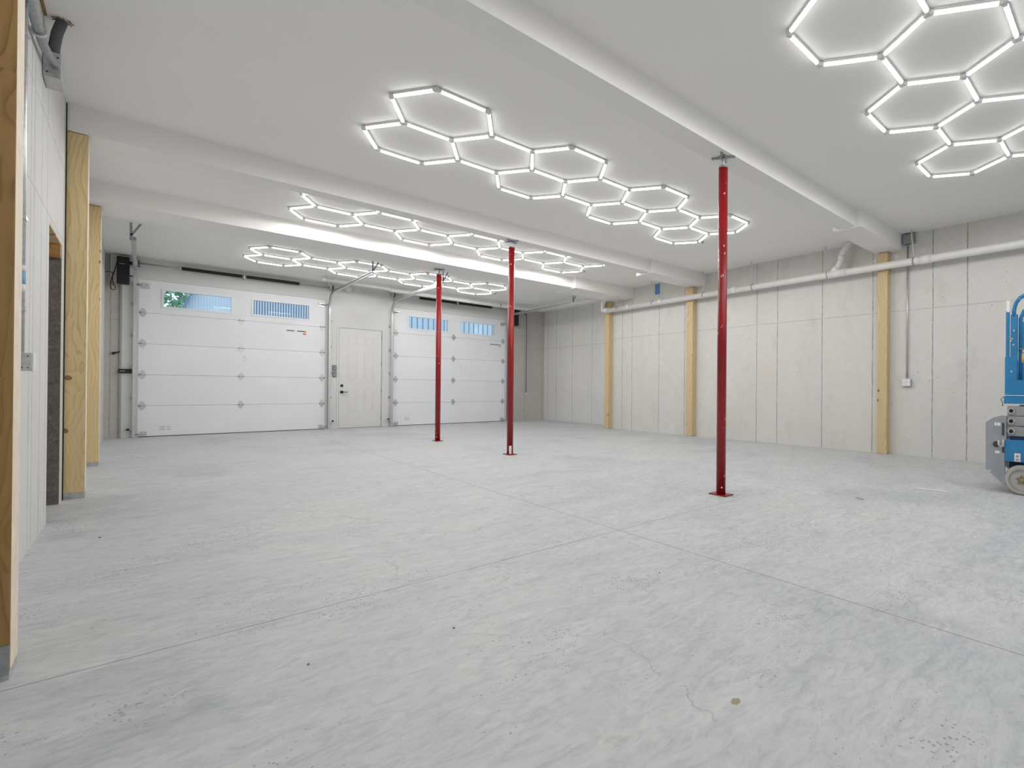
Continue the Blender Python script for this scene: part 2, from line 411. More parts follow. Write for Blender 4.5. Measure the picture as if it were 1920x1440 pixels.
# ------------------------------------------------------------------ mesh helpers (world coordinates)
class MB:
    def __init__(self):
        self.bm = bmesh.new()
    def box(self, x0, x1, y0, y1, z0, z1, bev=0.0):
        vs = [self.bm.verts.new((x, y, z)) for x in (x0, x1) for y in (y0, y1) for z in (z0, z1)]
        f = [(0, 1, 3, 2), (4, 6, 7, 5), (0, 4, 5, 1), (2, 3, 7, 6), (0, 2, 6, 4), (1, 5, 7, 3)]
        fs = [self.bm.faces.new([vs[i] for i in q]) for q in f]
        if bev > 0:
            ed = set(e for fc in fs for e in fc.edges)
            bmesh.ops.bevel(self.bm, geom=list(ed), offset=bev, segments=2, affect='EDGES', profile=0.7)
        return self
    def obox(self, c, ax, ay, az, hx, hy, hz):
        c = Vector(c)
        ax, ay, az = Vector(ax).normalized(), Vector(ay).normalized(), Vector(az).normalized()
        vs = [self.bm.verts.new(c + ax * sx * hx + ay * sy * hy + az * sz * hz) for sx in (-1, 1) for sy in (-1, 1) for sz in (-1, 1)]
        for q in [(0, 1, 3, 2), (4, 6, 7, 5), (0, 4, 5, 1), (2, 3, 7, 6), (0, 2, 6, 4), (1, 5, 7, 3)]:
            self.bm.faces.new([vs[i] for i in q])
        return self
    def bar(self, p0, p1, w, h, upv=(0, 0, 1)):
        p0, p1 = Vector(p0), Vector(p1)
        d = (p1 - p0)
        a = d.normalized()
        s = a.cross(Vector(upv))
        if s.length < 1e-4: s = a.cross(Vector((1, 0, 0)))
        s.normalize(); u = s.cross(a).normalized()
        return self.obox((p0 + p1) / 2, a, s, u, d.length / 2, w / 2, h / 2)
    def tube(self, pts, r, seg=12, cap=True):
        pts = [Vector(p) for p in pts]
        rings = []
        prev = None
        for i, p in enumerate(pts):
            if i == 0: t = pts[1] - pts[0]
            elif i == len(pts) - 1: t = pts[-1] - pts[-2]
            else: t = (pts[i] - pts[i - 1]).normalized() + (pts[i + 1] - pts[i]).normalized()
            t.normalize()
            if prev is None:
                a = t.orthogonal().normalized()
            else:
                a = (prev - t * prev.dot(t)).normalized()
            prev = a
            bb = t.cross(a)
            rr = r[i] if isinstance(r, (list, tuple)) else r
            k = 1.0
            if 0 < i < len(pts) - 1:
                ang = (pts[i] - pts[i - 1]).angle(pts[i + 1] - pts[i])
                k = 1.0 / max(0.6, math.cos(ang / 2))
            rings.append([self.bm.verts.new(p + (a * math.cos(2 * math.pi * j / seg) + bb * math.sin(2 * math.pi * j / seg)) * rr * (k if k < 1.05 else 1.03)) for j in range(seg)])
        for i in range(len(rings) - 1):
            for j in range(seg):
                f = self.bm.faces.new((rings[i][j], rings[i][(j + 1) % seg], rings[i + 1][(j + 1) % seg], rings[i + 1][j]))
                f.smooth = True
        if cap:
            self.bm.faces.new(list(reversed(rings[0]))); self.bm.faces.new(rings[-1])
        return self
    def cyl(self, p0, p1, r, seg=20):
        return self.tube([p0, p1], r, seg)
    def ring(self, c, axis, r_in, r_out, h, seg=28):
        c, a = Vector(c), Vector(axis).normalized()
        u = a.orthogonal().normalized(); w = a.cross(u)
        L = []
        for s in (-0.5, 0.5):
            for rr in (r_in, r_out):
                L.append([self.bm.verts.new(c + a * h * s + (u * math.cos(2 * math.pi * j / seg) + w * math.sin(2 * math.pi * j / seg)) * rr) for j in range(seg)])
        a0, a1, b0, b1 = L
        for j in range(seg):
            k = (j + 1) % seg
            for q in ((a0[j], a0[k], a1[k], a1[j]), (b0[j], b1[j], b1[k], b0[k]), (a1[j], a1[k], b1[k], b1[j]), (a0[j], b0[j], b0[k], a0[k])):
                self.bm.faces.new(q)
        return self
    def prism(self, pts, axis, a0, a1):
        # pts in the plane across axis: axis 0 -> (y,z), 1 -> (x,z), 2 -> (x,y)
        def P(p, a):
            if axis == 0: return (a, p[0], p[1])
            if axis == 1: return (p[0], a, p[1])
            return (p[0], p[1], a)
        lo = [self.bm.verts.new(P(p, a0)) for p in pts]
        hi = [self.bm.verts.new(P(p, a1)) for p in pts]
        n = len(pts)
        self.bm.faces.new(list(reversed(lo))); self.bm.faces.new(hi)
        for i in range(n):
            self.bm.faces.new((lo[i], lo[(i + 1) % n], hi[(i + 1) % n], hi[i]))
        return self
    def sphere(self, c, r, sub=2, squash=(1, 1, 1)):
        ret = bmesh.ops.create_icosphere(self.bm, subdivisions=sub, radius=r)
        for v in ret['verts']:
            v.co = Vector((v.co.x * squash[0], v.co.y * squash[1], v.co.z * squash[2])) + Vector(c)
        return self
    def build(self, name, mat, parent=None, mats=None):
        bmesh.ops.recalc_face_normals(self.bm, faces=self.bm.faces)
        me = bpy.data.meshes.new(name)
        off = world_loc(parent)
        bmesh.ops.translate(self.bm, verts=self.bm.verts, vec=-off)
        self.bm.to_mesh(me); self.bm.free()
        me.materials.append(mat)
        if mats:
            for x in mats: me.materials.append(x)
        o = bpy.data.objects.new(name, me)
        COL.objects.link(o)
        if parent is not None: o.parent = parent
        return o

def world_loc(o):
    v = Vector((0, 0, 0))
    while o is not None:
        v += o.location
        o = o.parent
    return v

def thing(name, label, cat, loc=(0, 0, 0), group=None):
    o = bpy.data.objects.new(name, None)
    o.empty_display_size = 0.1
    COL.objects.link(o); o.location = loc
    o['label'] = label; o['category'] = cat
    if group: o['group'] = group
    return o

def tag(o, label, cat, group=None, kind=None):
    o['label'] = label; o['category'] = cat
    if group: o['group'] = group
    if kind: o['kind'] = kind
    return o

def struct(o, label=None, cat=None):
    o['kind'] = 'structure'
    if label: o['label'] = label
    if cat: o['category'] = cat
    return o

def copy_tree(o, parent=None, **props):
    c = o.copy(); COL.objects.link(c); c.parent = parent
    for k, v in props.items(): c[k] = v
    for ch in list(o.children): copy_tree(ch, c)
    return c

# ------------------------------------------------------------------ room shell
ZC = 3.45
XL, XR, XF, YB, YN = -0.45, 8.13, 8.85, 14.17, -5.6
YJ = 10.12
struct(MB().box(-1.2, 9.3, YN - .2, YB + .25, -0.25, 0.0).build('floor', M['floor']), 'grey mottled troweled concrete slab with straight saw-cut joints', 'floor')
struct(MB().box(-1.2, 9.3, YN - .2, YB + .25, ZC, ZC + 0.2).build('ceiling', M['ceiling']), 'flat painted drywall ceiling carrying the hexagon lights', 'ceiling')

# left wall with the rough opening
OY0, OY1, OZ = 5.78, 6.66, 2.18
w = MB()
w.box(XL - .35, XL, YN, OY0, 0, ZC); w.box(XL - .35, XL, OY1, YB, 0, ZC); w.box(XL - .35, XL, OY0, OY1, OZ, ZC)
wl = struct(w.build('wall_left', M['wall_left']), 'pale concrete wall along the left side, dotted form lines', 'wall')
w = MB()
w.box(XL - .34, XL - .003, OY1 - .012, OY1 + .002, 0, OZ - .10)
w.box(XL - .36, XL - .30, OY0 - .02, OY1, 0, OZ - .1)
jamb = w.build('rough_jamb', M['stone'], wl)
w = MB().box(XL - .30, XL - .004, OY1 - .10, OY1 - .012, OZ - .13, OZ - .005)
w.build('wood_blocking', M['osb'], wl)
w = MB().box(XL - .30, XL - .001, OY0, OY1, OZ - .02, OZ + .001)
w.build('lintel_board', M['wood_pale'], wl)

w = MB()
w.box(XR, XR + .3, YN, YJ, 0, ZC)
struct(w.build('wall_right', M['wall_right']), 'long cast concrete wall on the right with vertical form lines', 'wall')
w = MB()
w.box(XF, XF + .3, YJ - .3, YB, 0, ZC)
struct(w.build('wall_right_recess', M['wall_far']), 'set back concrete wall in the far right corner', 'wall')
struct(MB().box(XL - .35, XR + .3, YN - .2, YN, 0, ZC).build('wall_rear', M['white_wall']), 'wall behind the viewer', 'wall')

# far wall: concrete ends and the white painted middle with three openings
D1 = (-0.02, 2.965); DM = (3.235, 4.16); D3 = (4.43, 7.475)
DZ, MZ = 3.045, 2.425
w = MB()
w.box(XL - .35, -0.255, YB, YB + .22, 0, ZC); w.box(7.66, XF + .3, YB, YB + .22, 0, ZC)
struct(w.build('wall_back_concrete', M['wall_backc']), 'bare concrete ends of the far wall beside the garage doors', 'wall')
w = MB()
YW = 14.145
w.box(-0.255, D1[0], YW, YB + .2, 0, ZC)
w.box(D1[1], DM[0], YW, YB + .2, 0, ZC)
w.box(DM[1], D3[0], YW, YB + .2, 0, ZC)
w.box(D3[1], 7.66, YW, YB + .2, 0, ZC)
w.box(D1[0], D1[1], YW, YB + .2, DZ, ZC)
w.box(D3[0], D3[1], YW, YB + .2, DZ, ZC)
w.box(DM[0], DM[1], YW, YB + .2, MZ, ZC)
struct(w.build('wall_back', M['white_wall']), 'white painted wall around the two garage doors and the entry door', 'wall')
struct(MB().box(-0.262, -0.235, YW - .008, YW + .02, 0, 2.92).build('trim_1', M['galv_dark']), 'dark edge strip left of the left garage door', 'trim')

# ------------------------------------------------------------------ dropped beams
def beam(n, yn, yf, zb, left_x, left_yf, right_x, rn, rf, label):
    b = MB()
    b.box(XL, XR if n < 3 else XR, yn, yf, zb, ZC + .01)
    b.box(XL, left_x, yn - .018, left_yf, zb - .008, ZC + .012)
    b.box(right_x, XR + .001, rn, yf + .01, zb - .0221, ZC + .013)
    b.box(right_x, XR, yf + .008, rf, zb - .022, zb + .045)
    struct(b.build('trim_%d' % n, M['beam']), label, 'ceiling beam')
beam(2, 2.86, 3.10, 3.225, 1.03, 3.22, 6.54, 2.78, 3.18, 'drywall covered ceiling beam nearest the viewer, above the largest red post')
beam(3, 6.88, 7.10, 3.22, 1.03, 7.27, 6.55, 6.81, 7.25, 'drywall covered middle ceiling beam')
beam(4, 9.22, 9.86, 3.22, 1.01, 9.90, 6.45, 9.10, 9.88, 'drywall covered ceiling beam nearest the garage doors')

# ------------------------------------------------------------------ garage doors
def hinge_mesh():
    b = MB()
    b.prism([(0, -.085), (.018, -.078), (.05, -.012), (.05, .012), (.018, .078), (0, .085), (-.018, .078), (-.05, .012), (-.05, -.012), (-.018, -.078)], 1, -.005, 0)
    b.cyl((-.05, -.012, 0), (.05, -.012, 0), .009, 10)
    for z in (-.05, .05):
        b.cyl((0, -.009, z), (0, 0, z), .008, 8)
    b.box(-.02, .02, -.012, -.004, -.035, .035)
    return b

HINGE = None
SEC = [0.012, 0.605, 1.206, 1.806, 2.404, 3.045]
def garage_door(name, x0, x1, wins, label, mirror):
    global HINGE
    root = thing(name, label, 'garage door', (x0, YB, 0))
    root['kind'] = 'structure'
    yf, yb = 14.160, 14.205
    for i in range(5):
        b = MB()
        z0, z1 = SEC[i] + .002, SEC[i + 1] - .002
        if i < 4:
            b.box(x0 + .001, x1 - .001, yf, yb, z0, z1); b.box(x0, x1, yb, yb + .012, z0 - .004, z1 + .0015)
        else:
            xs = [x0 + .001, wins[0][0], wins[0][1], wins[1][0], wins[1][1], x1 - .001]
            for k in (0, 2, 4): b.box(xs[k], xs[k + 1], yf, yb, z0, z1)
            b.box(x0, x1, yb, yb + .012, z0 - .004, z0 + .05); b.box(x0, x1, yb, yb + .012, z1 - .05, z1 + .004)
            b.box(x0, x0 + .05, yb, yb + .012, z0 + .05, z1 - .05); b.box(x1 - .05, x1, yb, yb + .012, z0 + .05, z1 - .05)
            for wx in wins:
                b.box(wx[0], wx[1], yf, yb, z0, WZ[0]); b.box(wx[0], wx[1], yf, yb, WZ[1], z1)
        b.build('door_section', M['door_panel'], root)
    for wx in wins:
        b = MB(); t = .032
        b.box(wx[0] - t, wx[1] + t, yf - .012, yf + .012, WZ[0] - t, WZ[0]); b.box(wx[0] - t, wx[1] + t, yf - .012, yf + .012, WZ[1], WZ[1] + t)
        b.box(wx[0] - t, wx[0], yf - .012, yf + .012, WZ[0], WZ[1]); b.box(wx[1], wx[1] + t, yf - .012, yf + .012, WZ[0], WZ[1])
        fr = b.build('window_frame', M['vinyl'], root)
        MB().box(wx[0], wx[1], yf + .018, yf + .022, WZ[0], WZ[1]).build('window_pane', M['glass'], fr)
    if HINGE is None:
        me = bpy.data.meshes.new('hinge'); hb = hinge_mesh()
        bmesh.ops.recalc_face_normals(hb.bm, faces=hb.bm.faces)
        hb.bm.to_mesh(me); hb.bm.free(); me.materials.append(M['galv']); HINGE = me
    for x in (x0 + .055, (x0 + x1) / 2, x1 - .055):
        for z in SEC[1:5]:
            h = bpy.data.objects.new('hinge', HINGE); COL.objects.link(h); h.parent = root
            h.location = Vector((x, yf - .001, z)) - world_loc(root)
    for x, s in ((x0 + .03, 1), (x1 - .03, -1)):
        b = MB()
        b.box(min(x, x + s * .11), max(x, x + s * .11), yf - .02, yf, 2.87, 2.90); b.box(min(x, x + s * .11), max(x, x + s * .11), yf - .035, yf, 2.93, 2.96)
        b.cyl((x - s * .06, yf - .04, 2.93), (x + s * .05, yf - .04, 2.93), .012, 10)
        b.build('top_roller_bracket', M['galv'], root)
        b = MB(); b.box(min(x, x + s * .09), max(x, x + s * .09), yf - .012, yf, .03, .11)
        b.cyl((x - s * .06, yf - .035, .06), (x + s * .05, yf - .035, .06), .010, 10)
        b.build('bottom_roller_bracket', M['galv'], root)
    MB().box(x0, x1, yf - .004, yb, 0.0005, .013).build('bottom_seal', M['rubber'], root)
    return root
WZ = (2.555, 2.865)
gd1 = garage_door('door_1', D1[0], D1[1], [(0.315, 1.305), (1.665, 2.645)], 'left garage door, white sections with two small windows', 1)
gd3 = garage_door('door_3', D3[0], D3[1], [(4.785, 5.785), (6.145, 7.135)], 'right garage door behind two red posts, white sections with two windows', 1)

# stickers and printed marks on the doors
def sticker(door, x0, x1, z, cols):
    b = MB().box(x0, x1, 14.1565, 14.1595, z - .011, z + .011)
    s = b.build('sticker', M['ink'], door)
    if cols:
        MB().box(x1 - .035, x1 + .002, 14.154, 14.1575, z - .012, z + .014).build('sticker_edge', M['orange'], s)
        MB().box(x1 - .06, x1 - .005, 14.1565, 14.1595, z - .075, z - .035).build('sticker_square', M['orange'], s)
        MB().box(x0 + .14, x0 + .19, 14.154, 14.1575, z - .012, z + .012).build('sticker_gap', M['paper'], s)
    else:
        MB().box(x1 - .05, x1 - .015, 14.1565, 14.1595, z - .06, z - .035).build('sticker_square', M['ink'], s)
sticker(gd1, 2.24, 2.60, 2.262, True)
sticker(gd3, 7.02, 7.36, 2.29, False)
def marks(door, x, z, sx=1.0, mat='keybtn'):
    b = MB()
    for dx, ww in ((0, .075 * sx), (.10 * sx, .05 * sx)):
        for dz in (0, -.045):
            b.box(x + dx, x + dx + ww, 14.157, 14.1595, z + dz - .006, z + dz + .005)
    b.build('printed_marks', M[mat], door)
marks(gd1, .27, .185); marks(gd3, 4.71, .20, .7)
b = MB()
for dx, dz in ((0, 0), (.0, -.045), (.012, -.09)): b.box(1.50 + dx, 1.55 + dx, 14.157, 14.1595, 1.64 + dz, 1.647 + dz)
b.build('printed_marks', M['keybtn'], gd1)
b = MB()
for dx, dz in ((0, 0), (.0, -.045), (.0, -.09)): b.box(6.17 + dx, 6.20 + dx, 14.157, 14.1595, 1.66 + dz, 1.667 + dz)
b.build('printed_marks', M['keybtn'], gd3)

# ------------------------------------------------------------------ entry door
dr = thing('door_2', 'white six panel entry door between the two garage doors', 'door', (DM[0], YB, 0)); dr['kind'] = 'structure'
x0, x1 = DM[0] + .008, DM[1] - .008
b = MB().box(x0, x1, 14.155, 14.195, .012, MZ - .008)
def panel(bb, a, c, z0, z1):
    t = .014
    for (xa, xb, za, zb) in ((a, c, z0, z0 + t), (a, c, z1 - t, z1), (a, a + t, z0 + t, z1 - t), (c - t, c, z0 + t, z1 - t)):
        bb.box(xa, xb, 14.149, 14.156, za, zb, .002)
    bb.box(a + .035, c - .035, 14.151, 14.156, z0 + .035, z1 - .035, .004)
slab = b.build('door_slab', M['door_white'], dr)
b = MB()
for a, c in ((x0 + .175, x0 + .385), (x0 + .525, x0 + .735)):
    for z0, z1 in ((2.02, 2.27), (1.18, 1.84), (.42, .96)):
        panel(b, a, c, z0, z1)
b.build('door_panel', M['door_white'], dr)
b = MB()
b.box(x0 - .045, x0 - .012, 14.132, 14.15, 0, MZ + .004); b.box(x1 + .012, x1 + .03, 14.132, 14.15, 0, MZ + .004)
b.build('door_jamb', M['door_white'], dr)
b = MB(); b.box(x0 - .010, x0 - .001, 14.146, 14.16, 0, MZ); b.box(x1 + .001, x1 + .010, 14.146, 14.16, 0, MZ); b.box(x0 - .01, x1 + .01, 14.146, 14.16, MZ - .007, MZ + .002)
b.build('weather_strip', M['strap'], dr)
b = MB(); b.box(x0 + .035, x0 + .085, 14.125, 14.156, 1.005, 1.055, .004); b.cyl((x0 + .06, 14.118, 1.03), (x0 + .06, 14.13, 1.03), .016, 14)
b.build('deadbolt', M['black'], dr)
b = MB(); b.box(x0 + .03, x0 + .09, 14.135, 14.156, .845, .905, .004); b.cyl((x0 + .06, 14.10, .875), (x0 + .06, 14.14, .875), .014, 12)
b.bar((x0 + .05, 14.10, .876), (x0 + .17, 14.10, .874), .012, .016)
b.build('door_handle', M['black'], dr)
for z in (.25, .93, 1.60, 2.25):
    MB().cyl((x1 + .004, 14.148, z - .05), (x1 + .004, 14.148, z + .05), .009, 10).build('hinge', M['galv_dark'], dr)
MB().box(x0 - .01, x1 + .01, 14.12, 14.2, 0.0005, .012).build('threshold', M['strap'], dr)

# ------------------------------------------------------------------ door tracks, springs, openers
def track(x, s, yend, label, tall):
    root = thing('garage_door_track', label, 'garage door track', (x, 14.1, 0), 'garage door tracks')
    yv = 14.085
    # vertical angle iron on the wall
    b = MB()
    b.box(min(x - s * .052, x - s * .022), max(x - s * .052, x - s * .022), 14.138, 14.144, .02, 2.95)
    b.box(min(x - s * .028, x - s * .022), max(x - s * .028, x - s * .022), 14.075, 14.14, .02, 2.95)
    b.build('wall_angle', M['white_track'], root)
    # C shaped rail: back and two lips, sweeping into the horizontal run
    path = [(x, yv, .02), (x, yv, 2.85)]
    R = .35
    for k in range(1, 9):
        a = k / 8 * math.pi / 2
        path.append((x, yv - R + R * math.cos(a), 2.85 + R * math.sin(a)))
    vert = path[:]
    b = MB()
    for i in range(len(vert) - 1):
        p, q = Vector(vert[i]), Vector(vert[i + 1])
        d = (q - p).normalized(); nrm = Vector((1, 0, 0)).cross(d).normalized()
        b.obox((p + q) / 2 + Vector((s * -.02, 0, 0)), d, (1, 0, 0), nrm, (q - p).length / 2 + .004, .0025, .026)
        for t in (-1, 1):
            b.obox((p + q) / 2 + nrm * .026 * t, d, (1, 0, 0), nrm, (q - p).length / 2 + .004, .018, .0025)
    b.build('vertical_rail', M['galv'], root)
    b = MB(); z = 3.20; y0 = yv - R
    b.box(x - .022, x - .017, yend, y0, z - .028, z + .028) if s > 0 else b.box(x + .017, x + .022, yend, y0, z - .028, z + .028)
    b.box(x - .02, x + .02, yend, y0, z + .024, z + .029); b.box(x - .02, x + .02, yend, y0, z - .029, z - .024)
    xx = x - s * .03
    b.box(xx - .003, xx + .003, yend, y0 + .25, z - .01, z + .045)
    b.build('horizontal_rail', M['galv'], root)
    b = MB()
    b.bar((x - s * .035, yend + .06, z - .02), (x - s * .035, yend + .06, ZC - .004), .03, .004, (0, 1, 0))
    b.bar((x - s * .035, yend + .06, z + .05), (x - s * .035 + .10, yend + .06, ZC - .004), .026, .004, (0, 1, 0))
    b.build('ceiling_hanger', M['galv_dark'], root)
    for zz in (.12, .75, 1.35, 1.95, 2.55):
        MB().box(min(x - s * .02, x - s * .054), max(x - s * .02, x - s * .054), 14.10, 14.142, zz - .022, zz + .022).build('track_bracket', M['galv_dark'], root)
M['white_track'] = simple('pale galvanized angle', (0.66, 0.66, 0.66), 0.5, 0.3)
track(-0.07, 1, 11.12, 'garage door track at the left edge of the left garage door', True)
track(3.03, -1, 10.95, 'garage door track on the right edge of the left garage door', True)
track(4.37, 1, 10.80, 'garage door track at the left edge of the right garage door', True)
track(7.55, -1, 10.75, 'garage door track on the right edge of the right garage door', True)

def torsion(x0, x1, sa, sb, z, label):
    root = thing('torsion_spring_shaft', label, 'garage door spring', ((x0 + x1) / 2, 14.03, z), 'garage door springs')
    MB().cyl((x0, 14.03, z), (x1, 14.03, z), .013, 12).build('shaft', M['galv'], root)
    mid = (sa + sb) / 2
    for a, c in ((sa, mid - .035), (mid + .035, sb)):
        pts, n = [], int((c - a) / .012)
        b = MB()
        ns = int((c - a) / .014)
        pr = []
        for i in range(ns * 2 + 1):
            t = a + (c - a) * i / (ns * 2)
            pr.append((t, .030 if i % 2 == 0 else .036))
        b.tube([(t, 14.03, z) for t, r in pr], [r for t, r in pr], 14)
        b.build('spring', M['spring'], root)
    for e in (sa - .02, sb + .02):
        MB().cyl((e - .025, 14.03, z), (e + .025, 14.03, z), .026, 14).build('winding_cone', M['galv'], root)
    b = MB(); b.box(mid - .006, mid + .006, 14.0, 14.144, z - .06, z + .06); b.cyl((mid - .03, 14.03, z), (mid + .03, 14.03, z), .03, 14)
    b.build('center_bearing', M['galv'], root)
    for e in (x0 + .06, x1 - .06):
        b = MB(); b.cyl((e - .02, 14.03, z), (e + .02, 14.03, z), .052, 20); b.ring((e, 14.03, z), (1, 0, 0), .045, .062, .012)
        b.build('cable_drum', M['galv'], root)
        MB().box(e + .045, e + .051, 13.97, 14.144, z - .065, z + .065).build('end_bearing', M['galv_dark'], root)
torsion(-0.12, 3.10, .55, 2.44, 3.325, 'black torsion spring bar above the left garage door')
torsion(4.30, 7.70, 5.0, 7.0, 3.36, 'black torsion spring bar above the right garage door')

def cord(name, pts, r, label, cat, mat='black', parent=None):
    # smooth the polyline a little
    P = [Vector(p) for p in pts]
    out = []
    for i in range(len(P) - 1):
        p0 = P[max(i - 1, 0)]; p1 = P[i]; p2 = P[i + 1]; p3 = P[min(i + 2, len(P) - 1)]
        for k in range(6):
            t = k / 6
            out.append(0.5 * ((2 * p1) + (-p0 + p2) * t + (2 * p0 - 5 * p1 + 4 * p2 - p3) * t * t + (-p0 + 3 * p1 - 3 * p2 + p3) * t ** 3))
    out.append(P[-1])
    o = MB().tube(out, r, 8).build(name, M[mat], parent)
    if label: tag(o, label, cat)
    return o

op = thing('garage_door_opener', 'black wall mounted opener box left of the left garage door', 'garage door opener', (-.22, 14.06, 3.15))
MB().box(-.385, -.135, 14.122, 14.168, 2.93, 3.447).build('backing_board', M['door_white'], op)
b = MB().box(-.305, -.145, 13.98, 14.122, 2.90, 3.40, .012); b.box(-.29, -.16, 13.972, 13.985, 3.25, 3.385, .006)
b.build('housing', M['black'], op)
MB().box(-.272, -.205, 13.968, 13.973, 3.258, 3.268).build('label_strip', M['keybtn'], op)
b = MB(); b.cyl((-.15, 14.03, 3.30), (-.10, 14.03, 3.30), .03, 14)
b.build('drive_coupling', M['black'], op)
MB().cyl((-.15, 14.03, 3.06), (-.10, 14.03, 3.06), .012, 10).build('release_lever', M['black'], op)
cord('power_cord', [(-.30, 14.0, 3.30), (-.335, 14.05, 3.12), (-.37, 14.10, 2.98), (-.385, 14.10, 2.86), (-.37, 14.10, 2.79), (-.335, 14.10, 2.78), (-.32, 14.10, 2.82), (-.345, 14.10, 2.88), (-.36, 14.105, 3.0), (-.355, 14.11, 3.09), (-.39, 14.13, 3.11), (-.447, 14.16, 3.11)], .006, None, None, 'black', op)
op = thing('garage_door_opener', 'black opener box right of the right garage door, mostly behind the middle red post', 'garage door opener', (7.75, 14.06, 3.15))
b = MB().box(7.70, 7.84, 13.98, 14.13, 2.90, 3.385, .012)
b.build('housing', M['black'], op)
MB().cyl((7.66, 14.03, 3.36), (7.71, 14.03, 3.36), .03, 14).build('drive_coupling', M['black'], op)
MB().box(7.68, 7.95, 13.98, 14.165, 3.385, 3.42).build('mounting_plate', M['black'], op)
b = MB().prism([(13.98, 3.385), (14.165, 3.385), (14.165, 3.26)], 0, 7.90, 7.91)
b.build('mounting_bracket', M['black'], op)

lb = thing('door_lock_box', 'black side lock box on the track of the left garage door', 'lock', (-.15, 14.1, 1.27))
MB().box(-.275, -.105, 14.095, 14.14, 1.225, 1.305, .006).build('lock_body', M['black'], lb)
MB().box(-.255, -.185, 14.091, 14.096, 1.258, 1.272).build('label_strip', M['keybtn'], lb)
tag(MB().box(7.56, 7.60, 14.06, 14.143, 1.22, 1.28, .004).build('door_lock_box', M['black']), 'small black side lock on the right garage door track beside the middle red post', 'lock')

def sensor(x, s, z, label):
    r = thing('photo_eye_sensor', label, 'sensor', (x, 14.08, z), 'photo eye sensors')
    b = MB().box(x - .012, x + .012, 14.03, 14.06, z - .02, z + .02, .004); b.cyl((x - .02, 14.045, z), (x + .02, 14.045, z), .014, 12)
    b.build('sensor_head', M['black'], r)
    b = MB(); b.bar((x, 14.06, z - .002), (x - s * .03, 14.142, z - .002), .02, .004); b.build('sensor_bracket', M['strap'], r)
sensor(-.145, 1, .16, 'photo eye sensor low beside the left edge of the left garage door')
sensor(3.105, -1, .19, 'photo eye sensor low between the left garage door and the entry door')
sensor(4.295, 1, .19, 'photo eye sensor low between the entry door and the right garage door')
sensor(7.625, -1, .19, 'photo eye sensor low at the right edge of the right garage door')

def keypad(z, label):
    r = thing('wall_control', label, 'wall control', (3.145, 14.14, z), 'wall controls beside the entry door')
    MB().box(3.108, 3.182, 14.118, 14.144, z - .06, z + .06, .005).build('control_body', M['keypad'], r)
    MB().box(3.120, 3.170, 14.114, 14.119, z + .005, z + .04).build('push_button', M['keybtn'], r)
    MB().box(3.120, 3.170, 14.114, 14.119, z - .04, z - .01).build('push_button', M['keybtn'], r)
keypad(1.452, 'upper dark wall control left of the entry door'); keypad(1.298, 'lower dark wall control left of the entry door')
sw = thing('light_switch', 'white double switch plate under the dark wall controls', 'light switch', (3.07, 14.14, 1.12))
MB().box(3.088, 3.165, 14.137, 14.145, 1.055, 1.19, .003).build('switch_plate', M['plastic'], sw)
for dx in (0, .046): MB().box(3.102 + dx * .7, 3.116 + dx * .7, 14.126, 14.138, 1.105, 1.14, .002).build('toggle', M['vinyl'], sw)

rd = thing('round_wall_fixture', 'small round white fixture high on the wall above the entry door', 'wall fixture', (3.40, 14.1, 3.36))  # plain white disc on the wall, no lamp in it
b = MB().cyl((3.41, 14.06, 3.355), (3.41, 14.144, 3.355), .065, 24); b.build('round_body', M['pvc'], rd)
MB().box(3.31, 3.37, 14.05, 14.144, 3.33, 3.365, .006).build('arm', M['plastic'], rd)

# latch hook on the bare concrete
b = MB(); b.tube([(-.335, 14.16, 1.60), (-.32, 14.12, 1.605), (-.28, 14.11, 1.615), (-.262, 14.14, 1.63)], .012, 8); b.box(-.355, -.32, 14.13, 14.168, 1.575, 1.62)
tag(b.build('wall_hook', M['black']), 'small dark hook on the bare concrete left of the left garage door', 'hook')

# pull cord in the far corner 
pc = thing('pull_cord', 'thin dark pull cord with a white grip hanging in the far right corner', 'cord', (8.16, 14.1, 3.3))
MB().cyl((8.16, 14.08, .86), (8.16, 14.08, 3.30), .010, 8).build('cord_line', M['grey_duct'], pc)
b = MB().cyl((8.16, 14.08, .80), (8.16, 14.08, .86), .022, 12); b.build('grip', M['plastic'], pc)
MB().box(8.13, 8.19, 14.05, 14.168, 3.28, 3.34).build('anchor', M['strap'], pc)

